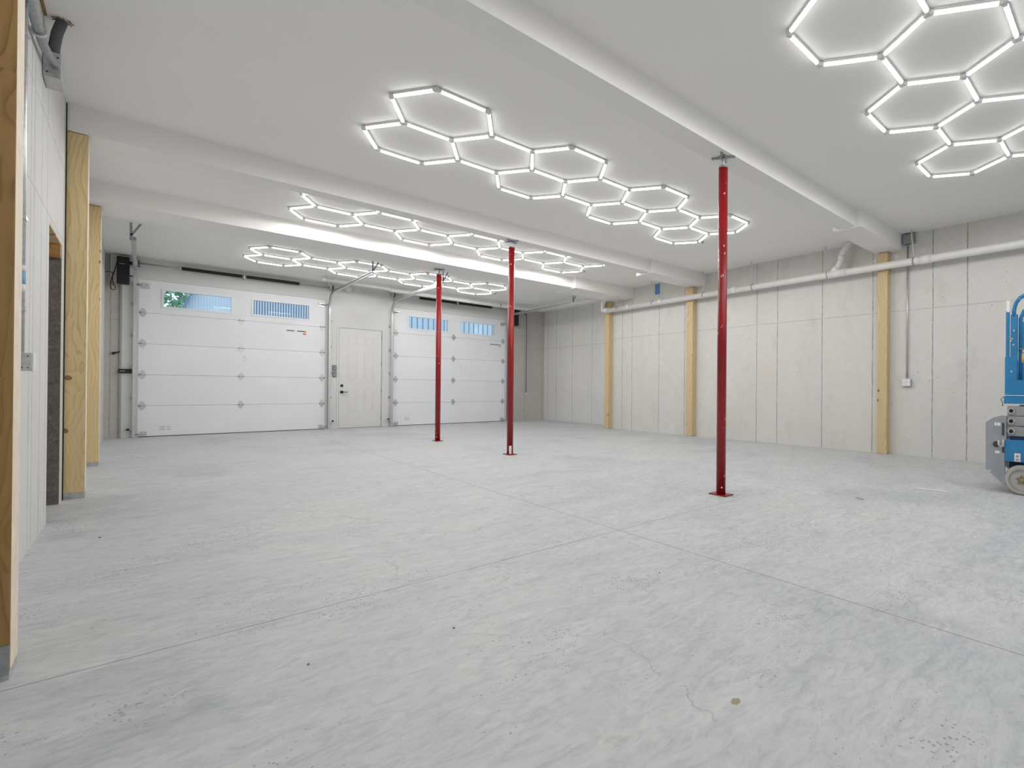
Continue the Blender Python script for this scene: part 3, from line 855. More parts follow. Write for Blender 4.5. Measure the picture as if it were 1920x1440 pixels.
# ------------------------------------------------------------------ steel posts
def steel_post(x, y, ztop, label, paper=False):
    r = thing('steel_post', label, 'post', (x, y, 0), 'red adjustable steel posts')
    MB().cyl((x, y, .010), (x, y, 3.118), .0445, 32).build('post_pipe', M['red'], r)
    MB().box(x - .062, x + .062, y - .10, y + .10, 0.0005, .010).build('base_plate', M['red'], r)
    b = MB().cyl((x, y, 3.112), (x, y, 3.128), .047, 28); b.build('top_collar', M['galv_dark'], r)
    b = MB().cyl((x, y, 3.12), (x, y, ztop - .008), .016, 14)
    for k in range(7): b.ring((x, y, 3.136 + k * (ztop - 3.15) / 7), (0, 0, 1), .014, .0185, .004, 14)
    b.build('screw_jack', M['galv'], r)
    b = MB().box(x - .045, x + .045, y - .045, y + .045, ztop - .008, ztop - .001)
    for a in (0.5, 2.07, 3.64, 5.2):
        ca, sa = math.cos(a), math.sin(a)
        b.bar((x + ca * .04, y + sa * .04, ztop - .012), (x + ca * .115, y + sa * .115, ztop - .008), .026, .007)
        b.cyl((x + ca * .10, y + sa * .10, ztop - .02), (x + ca * .10, y + sa * .10, ztop - .006), .007, 8)
    b.build('head_plate', M['galv_dark'], r)
    for z, a in ((.075, -2.3), (2.86, -2.2)):
        b = MB().sphere((x + .0445 * math.cos(a), y + .0445 * math.sin(a), z), .008, 2); b.build('adjusting_pin', M['vinyl'], r)
    if paper:
        b = MB()
        pts = [-2.35 + .16 * k for k in range(6)]
        for i in range(5):
            a0, a1 = pts[i], pts[i + 1]
            v = [b.bm.verts.new((x + rr * math.cos(a), y + rr * math.sin(a), z)) for rr in (.0455, .047) for a in (a0, a1) for z in (.014, .135)]
            for q in [(0, 1, 3, 2), (4, 6, 7, 5), (0, 4, 5, 1), (2, 3, 7, 6), (0, 2, 6, 4), (1, 5, 7, 3)]: b.bm.faces.new([v[t] for t in q])
        b.build('paper_label', M['paper'], r)
    return r
steel_post(3.775, 2.955, 3.225, 'nearest red steel post, the largest of the three')
steel_post(3.800, 7.005, 3.22, 'middle red steel post, white paper label at its foot', True)
steel_post(3.800, 9.70, 3.22, 'farthest red steel post, in front of the right garage door')

# ------------------------------------------------------------------ timber posts
def timber_post(x0, x1, y0, y1, zt, label, mat, face=None, foot=.05, group=None):
    r = thing('timber_post', label, 'post', ((x0 + x1) / 2, (y0 + y1) / 2, 0), group)
    b = MB().box(x0, x1, y0, y1, foot, zt, .004)
    o = b.build('timber', mat, r, [M['lit_side']])
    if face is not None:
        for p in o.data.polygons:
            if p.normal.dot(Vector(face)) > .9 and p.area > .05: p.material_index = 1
    b = MB().box(x0 + .002, x1 - .002, y0 + .002, y1 - .002, 0.0005, foot)
    b.build('base_block', M['bracket'], r)
    return r
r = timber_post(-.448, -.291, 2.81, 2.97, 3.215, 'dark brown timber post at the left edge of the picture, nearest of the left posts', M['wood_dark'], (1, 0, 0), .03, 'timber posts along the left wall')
b = MB().box(-.44, -.292, 2.803, 2.8095, .02, .12); b.cyl((-.34, 2.797, .07), (-.34, 2.805, .07), .012, 10)
b.build('steel_bracket', M['galv_dark'], r)
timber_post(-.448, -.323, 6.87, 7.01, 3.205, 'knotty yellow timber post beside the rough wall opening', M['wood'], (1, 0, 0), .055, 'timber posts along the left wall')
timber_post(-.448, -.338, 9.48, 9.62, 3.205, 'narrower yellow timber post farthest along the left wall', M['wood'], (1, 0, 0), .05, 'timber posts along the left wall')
RPG = 'timber posts along the right wall'
timber_post(8.0, 8.128, 2.97, 3.12, 3.195, 'timber post on the right wall beside the metal conduit', M['wood_pale'], None, .012, RPG)
timber_post(8.0, 8.128, 7.06, 7.24, 3.19, 'timber post on the right wall, the middle of three', M['wood_pale'], None, .012, RPG)
timber_post(8.0, 8.128, 9.86, 10.02, 3.19, 'timber post at the far end of the right wall where the white pipe turns up', M['wood_pale'], None, .012, RPG)
for y, z, lab in ((3.21, 3.12, 'white joint compound smear left of the top of the conduit side timber post'), (2.89, 3.13, 'white joint compound smear right of the top of the conduit side timber post')):
    b = MB()
    for k in range(1):
        b.sphere((8.129, y, z), .05, 2, (.06, .9, 1.0))
    tag(b.build('plaster_smear', M['plaster']), lab, 'smear')

# ------------------------------------------------------------------ hexagon lights
SF = 2.424
LE = 0.18065 * SF
ZF = 3.424
def hex_edges(ks, mids):
    cs = []
    for k in ks: cs += [(6 * k, 1), (6 * k, -1)]
    cs += [(6 * k + 3, 0) for k in mids]
    E_, V_ = set(), {}
    for c, d in cs:
        ring = [(c + 2, d), (c + 1, d + 1), (c - 1, d + 1), (c - 2, d), (c - 1, d - 1), (c + 1, d - 1)]
        for i in range(6):
            E_.add(tuple(sorted((ring[i], ring[(i + 1) % 6]))))
    return sorted(E_)

def cap_mesh(bmb, name, mat):
    bmesh.ops.recalc_face_normals(bmb.bm, faces=bmb.bm.faces)
    me = bpy.data.meshes.new(name); bmb.bm.to_mesh(me); bmb.bm.free(); me.materials.append(mat); return me
HL = LE / 2 - .036
tb = MB()
_prof = [(-.0135, .004), (-.0135, -.001)] + [(-.0135 * math.cos(k * math.pi / 6), -.0015 - .012 * math.sin(k * math.pi / 6)) for k in range(1, 6)] + [(.0135, -.001), (.0135, .004)]
tb.prism(_prof, 0, -HL, HL)
TUBE_MESH = cap_mesh(tb, 'light_tube', M['tube'])
hb = MB().box(-HL - .006, HL + .006, -.0145, .0145, .004, .0255)
HOUSE_MESH = cap_mesh(hb, 'tube_housing', M['plastic'])
JOINTS = {}
LAMP = bpy.data.lights.new('fill_spot', 'SPOT')  # added fill spots without a visible source, the connectors themselves do not glow
LAMP.energy = LAMP_WATTS; LAMP.spot_size = math.radians(178); LAMP.spot_blend = 0.17; LAMP.shadow_soft_size = 0.0
LAMP.color = (1.0, 0.985, 0.965)
def joint_mesh(dirs):
    key = tuple(sorted(int(round(math.degrees(a))) % 360 for a in dirs))
    if key not in JOINTS:
        b = MB().cyl((0, 0, -.013), (0, 0, .0255), .017, 14)
        for a in key:
            a = math.radians(a)
            b.bar((0, 0, .004), (math.cos(a) * .036, math.sin(a) * .036, .004), .022, .026)
        JOINTS[key] = cap_mesh(b, 'corner_connector', M['plastic'])
    return JOINTS[key]

def hex_light(ox, oy, ks, mids, label):
    r = thing('hexagon_light', label, 'ceiling light', (ox, oy, ZF), 'hexagon LED ceiling lights')
    P = lambda q: Vector((q[0] * LE / 2, -q[1] * LE * math.sqrt(3) / 2, 0))
    inc = {}
    for a, c in hex_edges(ks, mids):
        pa, pc = P(a), P(c)
        d = pc - pa; ang = math.atan2(d.y, d.x)
        t = bpy.data.objects.new('light_tube', TUBE_MESH); COL.objects.link(t); t.parent = r
        t.location = (pa + pc) / 2; t.rotation_euler = (0, 0, ang)
        h = bpy.data.objects.new('tube_housing', HOUSE_MESH); COL.objects.link(h); h.parent = t
        inc.setdefault(a, []).append(ang); inc.setdefault(c, []).append(ang + math.pi)
    for q, dirs in inc.items():
        j = bpy.data.objects.new('corner_connector', joint_mesh(dirs)); COL.objects.link(j); j.parent = r
        j.location = P(q)
        L = bpy.data.objects.new('fill_spot', LAMP); COL.objects.link(L); L.parent = r
        L.location = P(q) + Vector((0, 0, -.0145))
    return r
hex_light(3.202, 1.023, (-1, 0, 1, 2), (-1, 0, 1), 'large lit hexagon grid light at the top right, cut by the picture edge')
hex_light(1.80, -2.9, (0, 1, 2, 3), (0, 1, 2), 'unseen hexagon grid light added behind the viewer to brighten the near floor')  # extra fixture added out of view to even out the near floor
hex_light(1.845, 4.989, (0, 1, 2, 3), (0, 1, 2), 'whole lit hexagon grid light between the nearest and middle beams')
hex_light(1.803, 8.179, (0, 1, 2, 3), (0, 1, 2), 'lit hexagon grid light half hidden behind the middle beam')
hex_light(1.736, 11.933, (0, 1, 2, 3), (0, 1, 2), 'lit hexagon grid light nearest the garage doors')
for x, y, lab in ((6.27, 1.40, 'small power plug on the ceiling beside the top right hexagon light'), (6.28, 5.34, 'small power plug on the ceiling at the right end of the whole hexagon light'),
                  (6.22, 8.49, 'small power plug on the ceiling beside the half hidden hexagon light'), (6.18, 12.22, 'small power plug on the ceiling near the farthest hexagon light')):
    r = thing('light_power_plug', lab, 'plug', (x, y, ZC), 'power plugs of the hexagon lights')
    MB().cyl((x, y, ZC - .012), (x, y, ZC - .001), .042, 20).build('ceiling_plate', M['plastic'], r)
    MB().cyl((x, y, ZC - .045), (x, y, ZC - .012), .016, 12).build('plug_body', M['strap'], r)
    MB().tube([(x, y, ZC - .04), (x - .05, y - .01, ZC - .055), (x - .10, y - .02, ZC - .045)], .005, 6).build('lead_wire', M['plastic'], r)

# ------------------------------------------------------------------ drain pipes
PX_, PZ_ = 8.0, 2.96
def arc(c, u, v, R, a0, a1, n=6):
    c, u, v = Vector(c), Vector(u), Vector(v)
    return [tuple(c + u * R * math.cos(a0 + (a1 - a0) * i / n) + v * R * math.sin(a0 + (a1 - a0) * i / n)) for i in range(n + 1)]
dp = thing('drain_pipe', 'long white drain pipe hung along the right wall in front of the timber posts', 'pipe', (7.9, 4, 2.95))
PPX = 7.92
MB().cyl((PPX, -5.55, PZ_ + .012), (PPX, 9.88, PZ_ - .012), .056, 28).build('main_pipe', M['pvc'], dp)
for y0, y1 in ((2.30, 2.47), (3.60, 3.93), (5.85, 5.98), (7.90, 8.00), (9.0, 9.08), (9.80, 9.92)):
    MB().cyl((PPX, y0, PZ_), (PPX, y1, PZ_), .063, 28).build('coupling', M['pvc_joint'], dp)
bp = [(PPX, 3.86, PZ_), (PPX, 3.74, PZ_ + .14), (PPX, 3.705, PZ_ + .20), (PPX, 3.690, PZ_ + .29), (PPX, 3.655, PZ_ + .36), (PPX, 3.48, PZ_ + .53)]
br = MB().tube(bp, .052, 24).build('branch_pipe', M['pvc'], dp)
for a, c in ((.25, .75), ):
    pass
for p, q in ((bp[0], bp[1]), (bp[2], bp[3])):
    p, q = Vector(p), Vector(q); mdl = (p + q) / 2
    MB().cyl(mdl - (q - p).normalized() * .045, mdl + (q - p).normalized() * .045, .060, 24).build('branch_collar', M['pvc_joint'], br)
el = [(PPX, 9.84, PZ_), (PPX, 9.95, PZ_)] + [(PPX, 9.95 + .06 * math.sin(k * math.pi / 8), PZ_ + .06 - .06 * math.cos(k * math.pi / 8)) for k in range(1, 5)] + [(PPX, 10.01, 3.12), (PPX, 9.98, 3.18), (PPX, 9.90, 3.27)]
MB().tube(el, .056, 24).build('upturn_elbow', M['pvc'], dp)
for y, mid in ((2.55, 1), (3.94, 1), (5.47, 1), (6.69, 1), (8.2, 1), (9.43, 1)):
    h = MB().cyl((PPX - .005, y + .04, ZC - .002), (PPX, y, PZ_ + .055), .0095, 10)
    h.cyl((PPX - .005, y + .04, ZC - .008), (PPX - .005, y + .04, ZC - .001), .018, 12)
    hr = h.build('hanger_strap', M['plastic'], dp)
    MB().ring((PPX, y, PZ_), (0, 1, 0), .057, .062, .018, 28).build('pipe_clamp', M['strap'], hr)

up = dp
PY2 = 13.35
MB().tube([(PPX, 9.9, 3.285), (PPX, 11.5, 3.30), (PPX, 12.95, 3.31), (PPX, 13.16, 3.32), (PPX - .06, 13.30, 3.325), (PPX - .2, PY2, 3.33), (6.0, PY2, 3.34), (4.1, PY2, 3.355)], .055, 24).build('wide_pipe', M['pvc'], up)
MB().tube([(4.15, PY2, 3.36), (3.9, PY2, 3.375), (2.75, PY2, 3.388)], [.05, .036, .036], 20).build('narrow_pipe', M['pvc'], up)
MB().cyl((PPX, 10.9, 3.296), (PPX, 11.0, 3.297), .062, 24).build('coupling', M['pvc_joint'], up)
MB().cyl((2.72, PY2, 3.388), (2.80, PY2, 3.387), .043, 20).build('end_cap', M['pvc_joint'], up)
MB().bar((2.78, PY2 - .04, ZC - .001), (3.02, 13.9, 3.30), .022, .004, (0, 1, 0)).build('hanger_strap', M['plastic'], up)
for x in (5.2, 6.9):
    MB().ring((x, PY2, 3.347 - (x - 4.1) * .004), (1, 0, 0), .056, .062, .02, 24).build('pipe_clamp', M['strap'], up)

# ------------------------------------------------------------------ right wall conduit and outlet
cd = thing('conduit_with_outlet', 'metal conduit on the right wall ending in a four socket outlet box', 'conduit', (8.1, 2.72, 2))
MB().box(8.05, 8.128, 2.59, 2.76, 3.285, 3.43, .003).build('junction_box', M['galv_dark'], cd)
MB().cyl((8.108, 2.70, 1.20), (8.108, 2.70, 3.285), .0125, 14).build('conduit_tube', M['galv'], cd)
b = MB().cyl((8.108, 2.70, 1.19), (8.108, 2.70, 1.23), .018, 14); b.cyl((8.108, 2.70, 3.25), (8.108, 2.70, 3.29), .018, 14); b.build('conduit_fitting', M['galv_dark'], cd)
ob = MB().box(8.072, 8.128, 2.635, 2.765, 1.075, 1.195, .004).build('outlet_box', M['galv'], cd)
MB().box(8.066, 8.0725, 2.638, 2.762, 1.08, 1.19, .002).build('cover_plate', M['plastic'], ob)
for y in (2.668, 2.732):
    for z in (1.108, 1.162):
        b = MB().cyl((8.063, y, z), (8.067, y, z), .019, 16); b.build('socket', M['vinyl'], ob)
tag(MB().cyl((8.122, 2.466, 3.149), (8.1305, 2.466, 3.149), .045, 20).build('round_wall_patch', M['plaster']), 'small round white patch on the concrete right of the conduit', 'patch')
tag(MB().box(8.124, 8.1295, 8.19, 8.34, 3.20, 3.435).build('blue_tape_patch', M['blue_tape']), 'blue tape patch high on the right wall below the ceiling', 'tape')

# ------------------------------------------------------------------ left wall services
lc = thing('left_conduit', 'vertical metal conduit down the left wall to a grey metal box', 'conduit', (-.43, 4.6, 2))
LY = 4.355
MB().cyl((XL + .022, LY, 1.17), (XL + .022, LY, 3.44), .012, 14).build('conduit_tube', M['galv'], lc)
for z in (2.86, 1.88, 1.40):
    MB().box(XL, XL + .037, LY - .035, LY + .035, z - .01, z + .01).build('conduit_clamp', M['galv'], lc)
bx = MB().box(XL, XL + .058, 4.36, 4.46, 1.072, 1.168, .003).build('switch_box', M['galv'], lc)
b = MB()
for x, z in ((-.425, 1.09), (-.405, 1.09), (-.405, 1.15)): b.cyl((x, 4.357, z), (x, 4.361, z), .003, 8)
b.build('knockout', M['black'], bx)
MB().box(XL + .058, XL + .062, 4.365, 4.48, 1.068, 1.172, .001).build('cover_plate', M['plastic'], bx)
b = MB().cyl((XL + .022, LY, 1.53), (XL + .022, LY, 1.60), .0138, 14); b.build('blue_tape_band', M['blue_mark'], lc)
b = MB(); b.cyl((XL + .022, LY, 1.49), (XL + .022, LY, 1.53), .0135, 14); b.cyl((XL + .022, LY, 1.60), (XL + .022, LY, 1.63), .0135, 14); b.build('white_tape_band', M['paper'], lc)

uc = thing('ceiling_conduit', 'steel conduit running along the top of the left wall into a square junction box', 'conduit', (-.42, 5, 3.1))
cy = MB().tube([(-.415, 3.0, 2.99), (-.415, 4.6, 3.055), (-.414, 4.95, 3.075), (-.405, 5.18, 3.10), (-.395, 5.30, 3.118)], .021, 16); cy.build('conduit_tube', M['galv_dark'], uc)
MB().ring((-.415, 4.74, 3.062), (0, 1, .04), .021, .030, .03, 18).build('coupling', M['galv'], uc)
b = MB().box(-.448, -.372, 5.30, 5.52, 3.03, 3.20, .004)
jb = b.build('junction_box', M['galv'], uc)
b = MB()
for x, z in ((-.385, 3.17), (-.385, 3.12), (-.43, 3.06)): b.cyl((x, 5.297, z), (x, 5.301, z), .005, 8)
b.build('knockout', M['black'], jb)
MB().tube([(-.410, 5.40, 3.19), (-.408, 5.39, 3.27), (-.395, 5.37, 3.36), (-.370, 5.34, 3.447)], .027, 14).build('flexible_duct', M['grey_duct'], uc)
b = MB()
for k in range(9):
    a = k * .7
    b.tube([(-.37 + .03 * math.cos(a), 5.34 + .03 * math.sin(a), 3.447), (-.37 + .048 * math.cos(a), 5.34 + .045 * math.sin(a), 3.438)], .004, 5)
b.box(-.448, -.435, 5.14, 5.34, 3.440, 3.449)
tag(b.build('ceiling_cutout_edge', M['wood_dark']), 'ragged cut edge in the ceiling around the dark duct at the top left', 'cut edge')
b = MB().box(XL, XL + .007, 6.846, 6.868, 0.001, 3.44)  # shade of the gap beside the post, made as a black strip
tag(b.build('gap_shade_strip', M['black']), 'black strip standing in for the shaded gap between the left wall and the knotty timber post', 'strip')

# ------------------------------------------------------------------ scissor lift (right edge)
sl = thing('scissor_lift', 'blue and grey scissor lift parked at the right edge of the picture', 'scissor lift', (6.2, .1, 0))
SX0, SX1 = 5.80, 6.52
SY0, SY1 = -.75, 1.002
def wheel(x0, x1, y, name='wheel'):
    s = -1 if x0 < 6 else 1
    xo = x0 if s < 0 else x1; xi = x1 if s < 0 else x0
    c = ((x0 + x1) / 2, y, .1455)
    b = MB()
    prof = [(.0, .100), (.0, .132), (.012, .1435), (.05, .145), (.09, .1435), (.10, .132), (.10, .100)]
    seg = 40; rings = []
    for t, rr in prof:
        xx = xo - s * t * (abs(x1 - x0) / .10)
        rings.append([b.bm.verts.new((xx, y + rr * math.cos(2 * math.pi * j / seg), .1455 + rr * math.sin(2 * math.pi * j / seg))) for j in range(seg)])
    for i in range(len(rings) - 1):
        for j in range(seg):
            f = b.bm.faces.new((rings[i][j], rings[i][(j + 1) % seg], rings[i + 1][(j + 1) % seg], rings[i + 1][j])); f.smooth = True
    w_ = b.build(name, M['tyre'], sl)
    b = MB().ring((xo - s * .004, y, .1455), (1, 0, 0), .112, .124, .010, 40)
    b.ring((xo - s * .02, y, .1455), (1, 0, 0), .03, .104, .012, 36)
    b.cyl((xo - s * .035, y, .1455), (xo - s * .022, y, .1455), .106, 36)
    b.build('rim', M['rim'], w_)
    b = MB().cyl((xo + s * .006, y, .1455), (xo - s * .03, y, .1455), .024, 12)
    for k in range(5):
        a = k * 2 * math.pi / 5 + .3
        b.cyl((xo - s * .006, y + .04 * math.cos(a), .1455 + .04 * math.sin(a)), (xo - s * .02, y + .04 * math.cos(a), .1455 + .04 * math.sin(a)), .008, 6)
    b.build('hub', M['hub'], w_)
for y in (.865, -.60):
    wheel(SX0 - .005, SX0 + .10, y); wheel(SX1 - .10, SX1 + .005, y)
MB().box(SX0 + .11, SX1 - .11, SY0 + .02, SY1 - .02, .10, .33).build('undercarriage', M['lift_dark'], sl)
b = MB().box(SX0, SX1, SY0, SY1, .318, .532, .006); b.build('chassis', M['lift_blue'], sl)
MB().box(SX0 - .002, SX0 - .0005, .872, .922, .325, .404).build('warning_label', M['paper'], sl)
b = MB()
b.cyl((SX0 - .004, .897, .375), (SX0 - .0015, .897, .375), .014, 14); b.box(SX0 - .004, SX0 - .0015, .883, .911, .332, .352)
b.build('label_print', M['keybtn'], sl)
MB().box(SX0 + .03, SX1 - .03, SY0 + .1, SY1 - .04, .532, .566).build('chassis_deck', M['lift_dark'], sl)
for i, (z0, z1) in enumerate(((.568, .662), (.668, .762), (.768, .862))):
    for xa, xb in ((SX0 + .015, SX0 + .055), (SX1 - .055, SX1 - .015)):
        arm = MB().box(xa, xb, SY0 + .08, .987, z0, z1, .010).build('scissor_arm', M['lift_arm'], sl)
        zc = (z0 + z1) / 2
        xo = xa if xa < 6 else xb; s = -1 if xa < 6 else 1
        b = MB().prism([(.950 + .040, zc), (.950 + .014, zc + .032), (.950 - .014, zc + .032), (.950 - .040, zc), (.950 - .014, zc - .032), (.950 + .014, zc - .032)], 0, min(xo, xo + s * .008), max(xo, xo + s * .008))
        b.ring((xo + s * .012, .950, zc), (1, 0, 0), .019, .028, .014, 24)
        pn = b.build('pivot_boss', M['bracket'], arm)
        MB().cyl((xo + s * .008, .950, zc), (xo + s * .012, .950, zc), .019, 16).build('pivot_pin', M['black'], arm)
b = MB()
for y in (.90, .2, -.5):
    b.cyl((SX0 + .05, y, .715), (SX1 - .05, y, .715), .018, 10)
b.build('cross_tube', M['strap'], sl)
# platform box with the open railing above
b = MB()
b.box(SX0, SX1, SY0, 1.012, .885, .955, .004)
b.box(SX0, SX0 + .03, SY0, 1.005, .955, 1.115, .003); b.box(SX1 - .03, SX1, SY0, 1.005, .955, 1.115, .003); b.box(SX0 + .03, SX1 - .03, .98, 1.005, .955, 1.115)
pl = b.build('platform', M['lift_blue'], sl)
MB().box(SX0 - .003, SX0, .70, 1.008, .964, .969).build('scuffed_edge', M['shed_white'], pl)
MB().tube([(SX0 - .005, 1.01, .955), (SX0 - .02, 1.035, .93), (SX0 - .015, 1.022, .90), (SX0 - .01, 1.018, .86)], .006, 8).build('hook_wire', M['strap'], pl)
for xa, xb in ((SX0, SX0 + .045), (SX1 - .045, SX1)):
    b = MB().box(xa, xb, .905, 1.005, 1.115, 1.345, .003)
    b.build('corner_plate', M['lift_blue'], sl)
    b = MB().box(xa + .008, xb - .008, .972, 1.0, 1.34, 1.80, .003); b.build('rail_post', M['lift_blue'], sl)
    b = MB().box(xa + .005, xb + .004, .905, .962, 1.34, 1.76, .004); b.build('rail_post', M['lift_blue'], sl)
    b = MB().tube([(xa + .02, .935, 1.74), (xa + .02, .935, 1.80), (xa + .02, .920, 1.87), (xa + .02, .885, 1.92), (xa + .02, .83, 1.95), (xa + .02, .74, 1.96), (xa + .02, -.60, 1.96), (xa + .02, -.70, 1.90), (xa + .02, -.70, 1.12)], .018, 14)
    b.build('top_rail', M['lift_blue'], sl)
    b = MB().tube([(xa + .06, .885, 1.12), (xa + .06, .885, 1.72), (xa + .06, .86, 1.79), (xa + .06, .80, 1.83), (xa + .06, .70, 1.835), (xa + .06, .3, 1.835), (xa + .06, .2, 1.80), (xa + .06, .15, 1.72), (xa + .06, .15, 1.12)], .017, 14)
    b.build('inner_rail', M['lift_blue'], sl)
    b = MB().tube([(xa + .02, .90, 1.42), (xa + .02, -.69, 1.42)], .007, 8); b.build('mid_rod', M['strap'], sl)
b = MB().box(SX0 + .002, SX0 + .03, .965, .998, 1.80, 1.90, .006); b.cyl((SX0 + .0, .98, 1.80), (SX0 + .035, .98, 1.80), .016, 14)
b.build('latch_strap', M['paper'], sl)
b = MB()
for y, z in ((.955, 1.50), (.945, 1.52), (.935, 1.46), (.93, 1.60), (.95, 1.20)): b.cyl((SX0 - .004, y, z), (SX0 + .006, y, z), .009, 10)
b.build('rail_bolt', M['galv'], sl)
# grey pothole guard and ladder end
poly = [(1.168, .692), (1.103, .743), (1.02, .768), (.990, .755), (.990, .53), (1.004, .53), (1.004, .32), (.996, .075), (1.03, .10), (1.165, .229)]
b = MB().prism(poly, 0, SX0 + .0, SX0 + .030); b.prism(poly, 0, SX1 - .030, SX1)
b.box(SX0 + .03, SX1 - .03, 1.14, 1.165, .24, .70)
g = b.build('end_guard', M['lift_grey'], sl)
b = MB().cyl((SX0 - .002, 1.074, .48), (SX0 + .012, 1.074, .48), .030, 24); b.build('lifting_hole', M['rubber'], g)
b = MB().tube([(SX0 - .004, 1.052, .52), (SX0 - .004, 1.055, .48), (SX0 - .004, 1.035, .455), (SX0 - .004, 1.015, .47), (SX0 - .004, 1.012, .53)], .010, 10); b.build('grab_ring', M['rim'], g)
MB().box(SX0 - .002, SX0 + .002, 1.006, 1.026, .57, .695).build('slot', M['rubber'], g)
MB().box(SX0 - .002, SX0 + .002, 1.006, 1.024, .40, .455).build('slot', M['rubber'], g)
MB().box(SX0 - .002, SX0 - .0003, 1.04, 1.065, .665, .695).build('decal', M['paper'], g)
MB().box(SX0 - .002, SX0 - .0003, 1.07, 1.09, .665, .695).build('decal', M['paper'], g)
MB().box(SX0 - .002, SX0 - .0003, 1.045, 1.085, .39, .415).build('decal', M['paper'], g)

rg = thing('warning_light', 'yellow and orange plastic unit hanging on the rail of the blue scissor lift', 'warning light', (5.86, .87, 1.33))
b = MB().cyl((5.87, .873, 1.285), (5.87, .873, 1.375), .022, 20); b.build('yellow_body', M['yellow'], rg)
b = MB().cyl((5.87, .84, 1.275), (5.87, .84, 1.365), .018, 20); b.build('orange_body', M['orange_red'], rg)
b = MB().cyl((5.87, .873, 1.375), (5.87, .873, 1.414), .012, 12); b.build('clip', M['paper'], rg)

# ------------------------------------------------------------------ litter on the floor
b = MB().tube([(5.43, 1.70, .006), (5.42, 1.63, .006), (5.44, 1.52, .007), (5.43, 1.40, .006)], .008, 6)
tag(b.build('plastic_strip', M['paper']), 'thin white strip lying on the floor left of the scissor lift', 'debris')
tag(MB().bar((4.55, 1.96, .004), (4.52, 1.88, .004), .006, .005).build('wood_splinter', M['strap']), 'small dark splinter lying on the floor right of the nearest red post', 'debris')
for x, y, s, lab in ((.895, 2.10, .0045, 'pebble on the open floor in front of the camera, nearest the saw-cut joint'), (1.93, 1.93, .004, 'dark crumb on the floor between the two joints right of the picture centre'),
                     (.42, 2.2, .004, 'dark crumb on the floor below the left end of the joint'), (-.17, 5.0, .006, 'dark crumb on the floor near the left wall')):
    tag(MB().sphere((x, y, s * .6), s, 1, (1.2, .9, .6)).build('floor_crumb', M['ink']), lab, 'debris')
tag(MB().box(.27, .285, 3.90, 3.915, 0.0005, .002).build('paper_scrap', M['paper']), 'tiny white scrap on the floor in front of the left timber posts', 'debris')

# ------------------------------------------------------------------ outside, seen through the door windows
g = MB().box(-40, 60, YB + .26, 70, -.3, -.05).build('ground', M['gravel']); struct(g, 'gravel yard outside the garage', 'ground')
def siding(name, x0, x1, y, z0, z1, pitch, parent, mat, ribmat, ribw, ribd, slope=None):
    b = MB().box(x0, x1, y, y + .05, z0, z1) if slope is None else MB().prism(slope, 1, y, y + .05)
    o = b.build(name, mat, parent)
    b = MB(); x = x0 + pitch / 2
    while x < x1 - ribw:
        top = z1
        if slope is not None:
            pts = slope
            zt = None
            for i in range(len(pts)):
                a, c = pts[i], pts[(i + 1) % len(pts)]
                if min(a[0], c[0]) <= x <= max(a[0], c[0]) and abs(a[0] - c[0]) > 1e-6:
                    zz = a[1] + (c[1] - a[1]) * (x - a[0]) / (c[0] - a[0])
                    zt = zz if zt is None else max(zt, zz)
            top = zt if zt is not None else z1
        b.box(x, x + ribw, y - ribd, y, z0, top)
        x += pitch
    b.build('siding_ribs', ribmat, o)
    return o
sh = thing('metal_barn', 'pale blue ribbed metal barn seen through the windows of the left garage door', 'barn', (3, 24, 0))
sl_ = [(.35, -.05), (.35, 2.2), (1.55, 4.9), (3.2, 6.4), (4.8, 6.4), (5.0, -.05)]
sl_ = [(.35, -.05), (.35, 2.1), (1.62, 5.05), (2.55, 6.0), (2.55, -.05)]
siding('gable_wall', .36, 2.55, 24, -.05, 5, .075, sh, M['shed_light'], M['shed_white'], .022, .012, sl_)
siding('slatted_wall', 2.57, 5.6, 23.9, -.05, 6.2, .078, sh, M['shed_dark'], M['shed_white'], .030, .02)
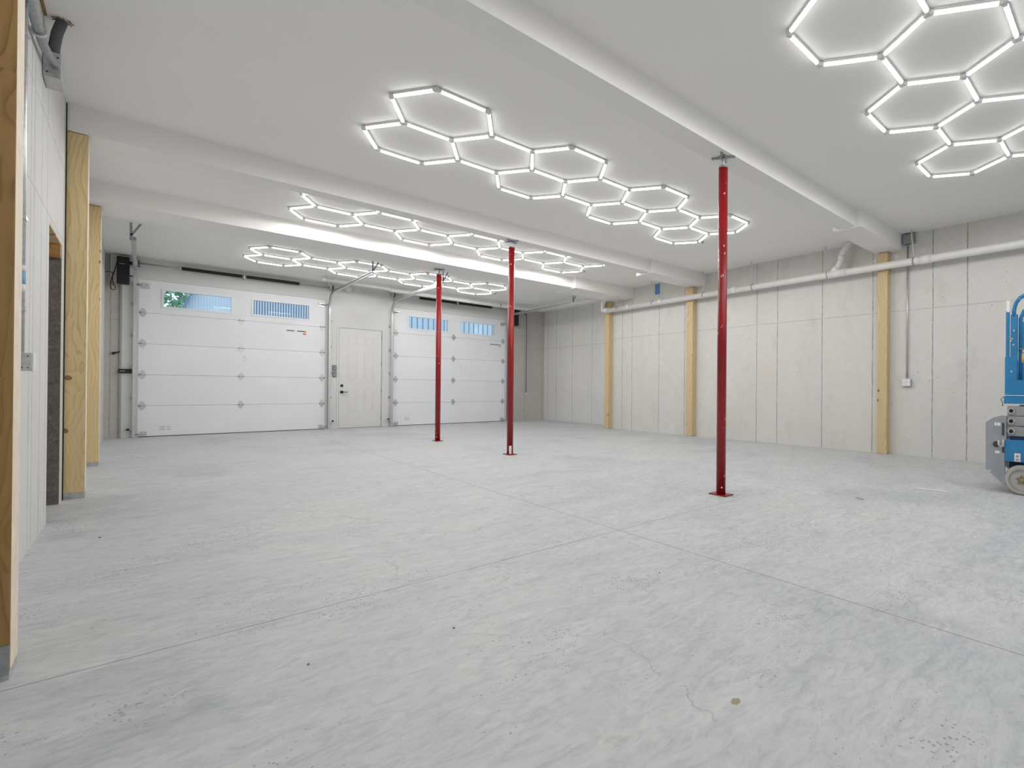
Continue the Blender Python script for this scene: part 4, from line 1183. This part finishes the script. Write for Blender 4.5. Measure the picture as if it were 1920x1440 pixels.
b = MB().bar((.30, 23.9, 1.98), (1.60, 23.9, 5.16), .07, .3, (0, 1, 0)); b.bar((1.58, 23.9, 5.12), (2.6, 23.9, 6.12), .07, .3, (0, 1, 0)); b.bar((2.5, 23.8, 6.25), (5.7, 23.8, 6.25), .3, .1)
b.build('roof_edge', M['roofing'], sh)
sh2 = thing('metal_shed', 'blue metal shed with wide dark seams seen through the windows of the right garage door', 'shed', (10, 24, 0))
siding('shed_wall', 7.4, 14.5, 24, -.05, 6.2, .235, sh2, M['shed_light'], M['seam'], .03, .006)
MB().box(7.3, 14.6, 23.8, 24.1, 6.2, 6.35).build('roof_edge', M['roofing'], sh2)

def tree(x, y, h, rad, label):
    t = thing('tree', label, 'tree', (x, y, -.05))
    b = MB().tube([(x, y, -.05), (x + .1, y, h * .35), (x - .1, y + .1, h * .7)], [.22, .16, .08], 10)
    for k in range(5):
        a = k * 1.3
        b.tube([(x, y, h * (.35 + .06 * k)), (x + rad * .6 * math.cos(a), y + rad * .6 * math.sin(a), h * (.55 + .06 * k))], [.07, .02], 6)
    b.build('trunk', M['bark'], t)
    rnd = random.Random(int(x * 10) + 3)
    b = MB()
    cl = [(x + rnd.uniform(-rad, rad) * .8, y + rnd.uniform(-rad, rad) * .5, h * rnd.uniform(.35, .95), rad * rnd.uniform(.3, .55)) for _ in range(16)]
    for i in range(9000):
        cx_, cy_, cz_, cr = rnd.choice(cl)
        d = Vector((rnd.gauss(0, 1), rnd.gauss(0, 1), rnd.gauss(0, 1))).normalized() * cr * rnd.uniform(.6, 1.0)
        c = Vector((cx_, cy_, cz_)) + d
        u = Vector((rnd.gauss(0, 1), rnd.gauss(0, 1), rnd.gauss(0, 1))).normalized(); v = u.orthogonal().normalized()
        s = rnd.uniform(.09, .16)
        q = [b.bm.verts.new(c + u * s), b.bm.verts.new(c + v * s * .5), b.bm.verts.new(c - u * s), b.bm.verts.new(c - v * s * .5)]
        b.bm.faces.new(q)
    b.build('foliage', M['leaf'], t)
tree(-1.2, 27.5, 7.5, 2.6, 'green leafy tree beyond the barn, seen through the leftmost garage door window')
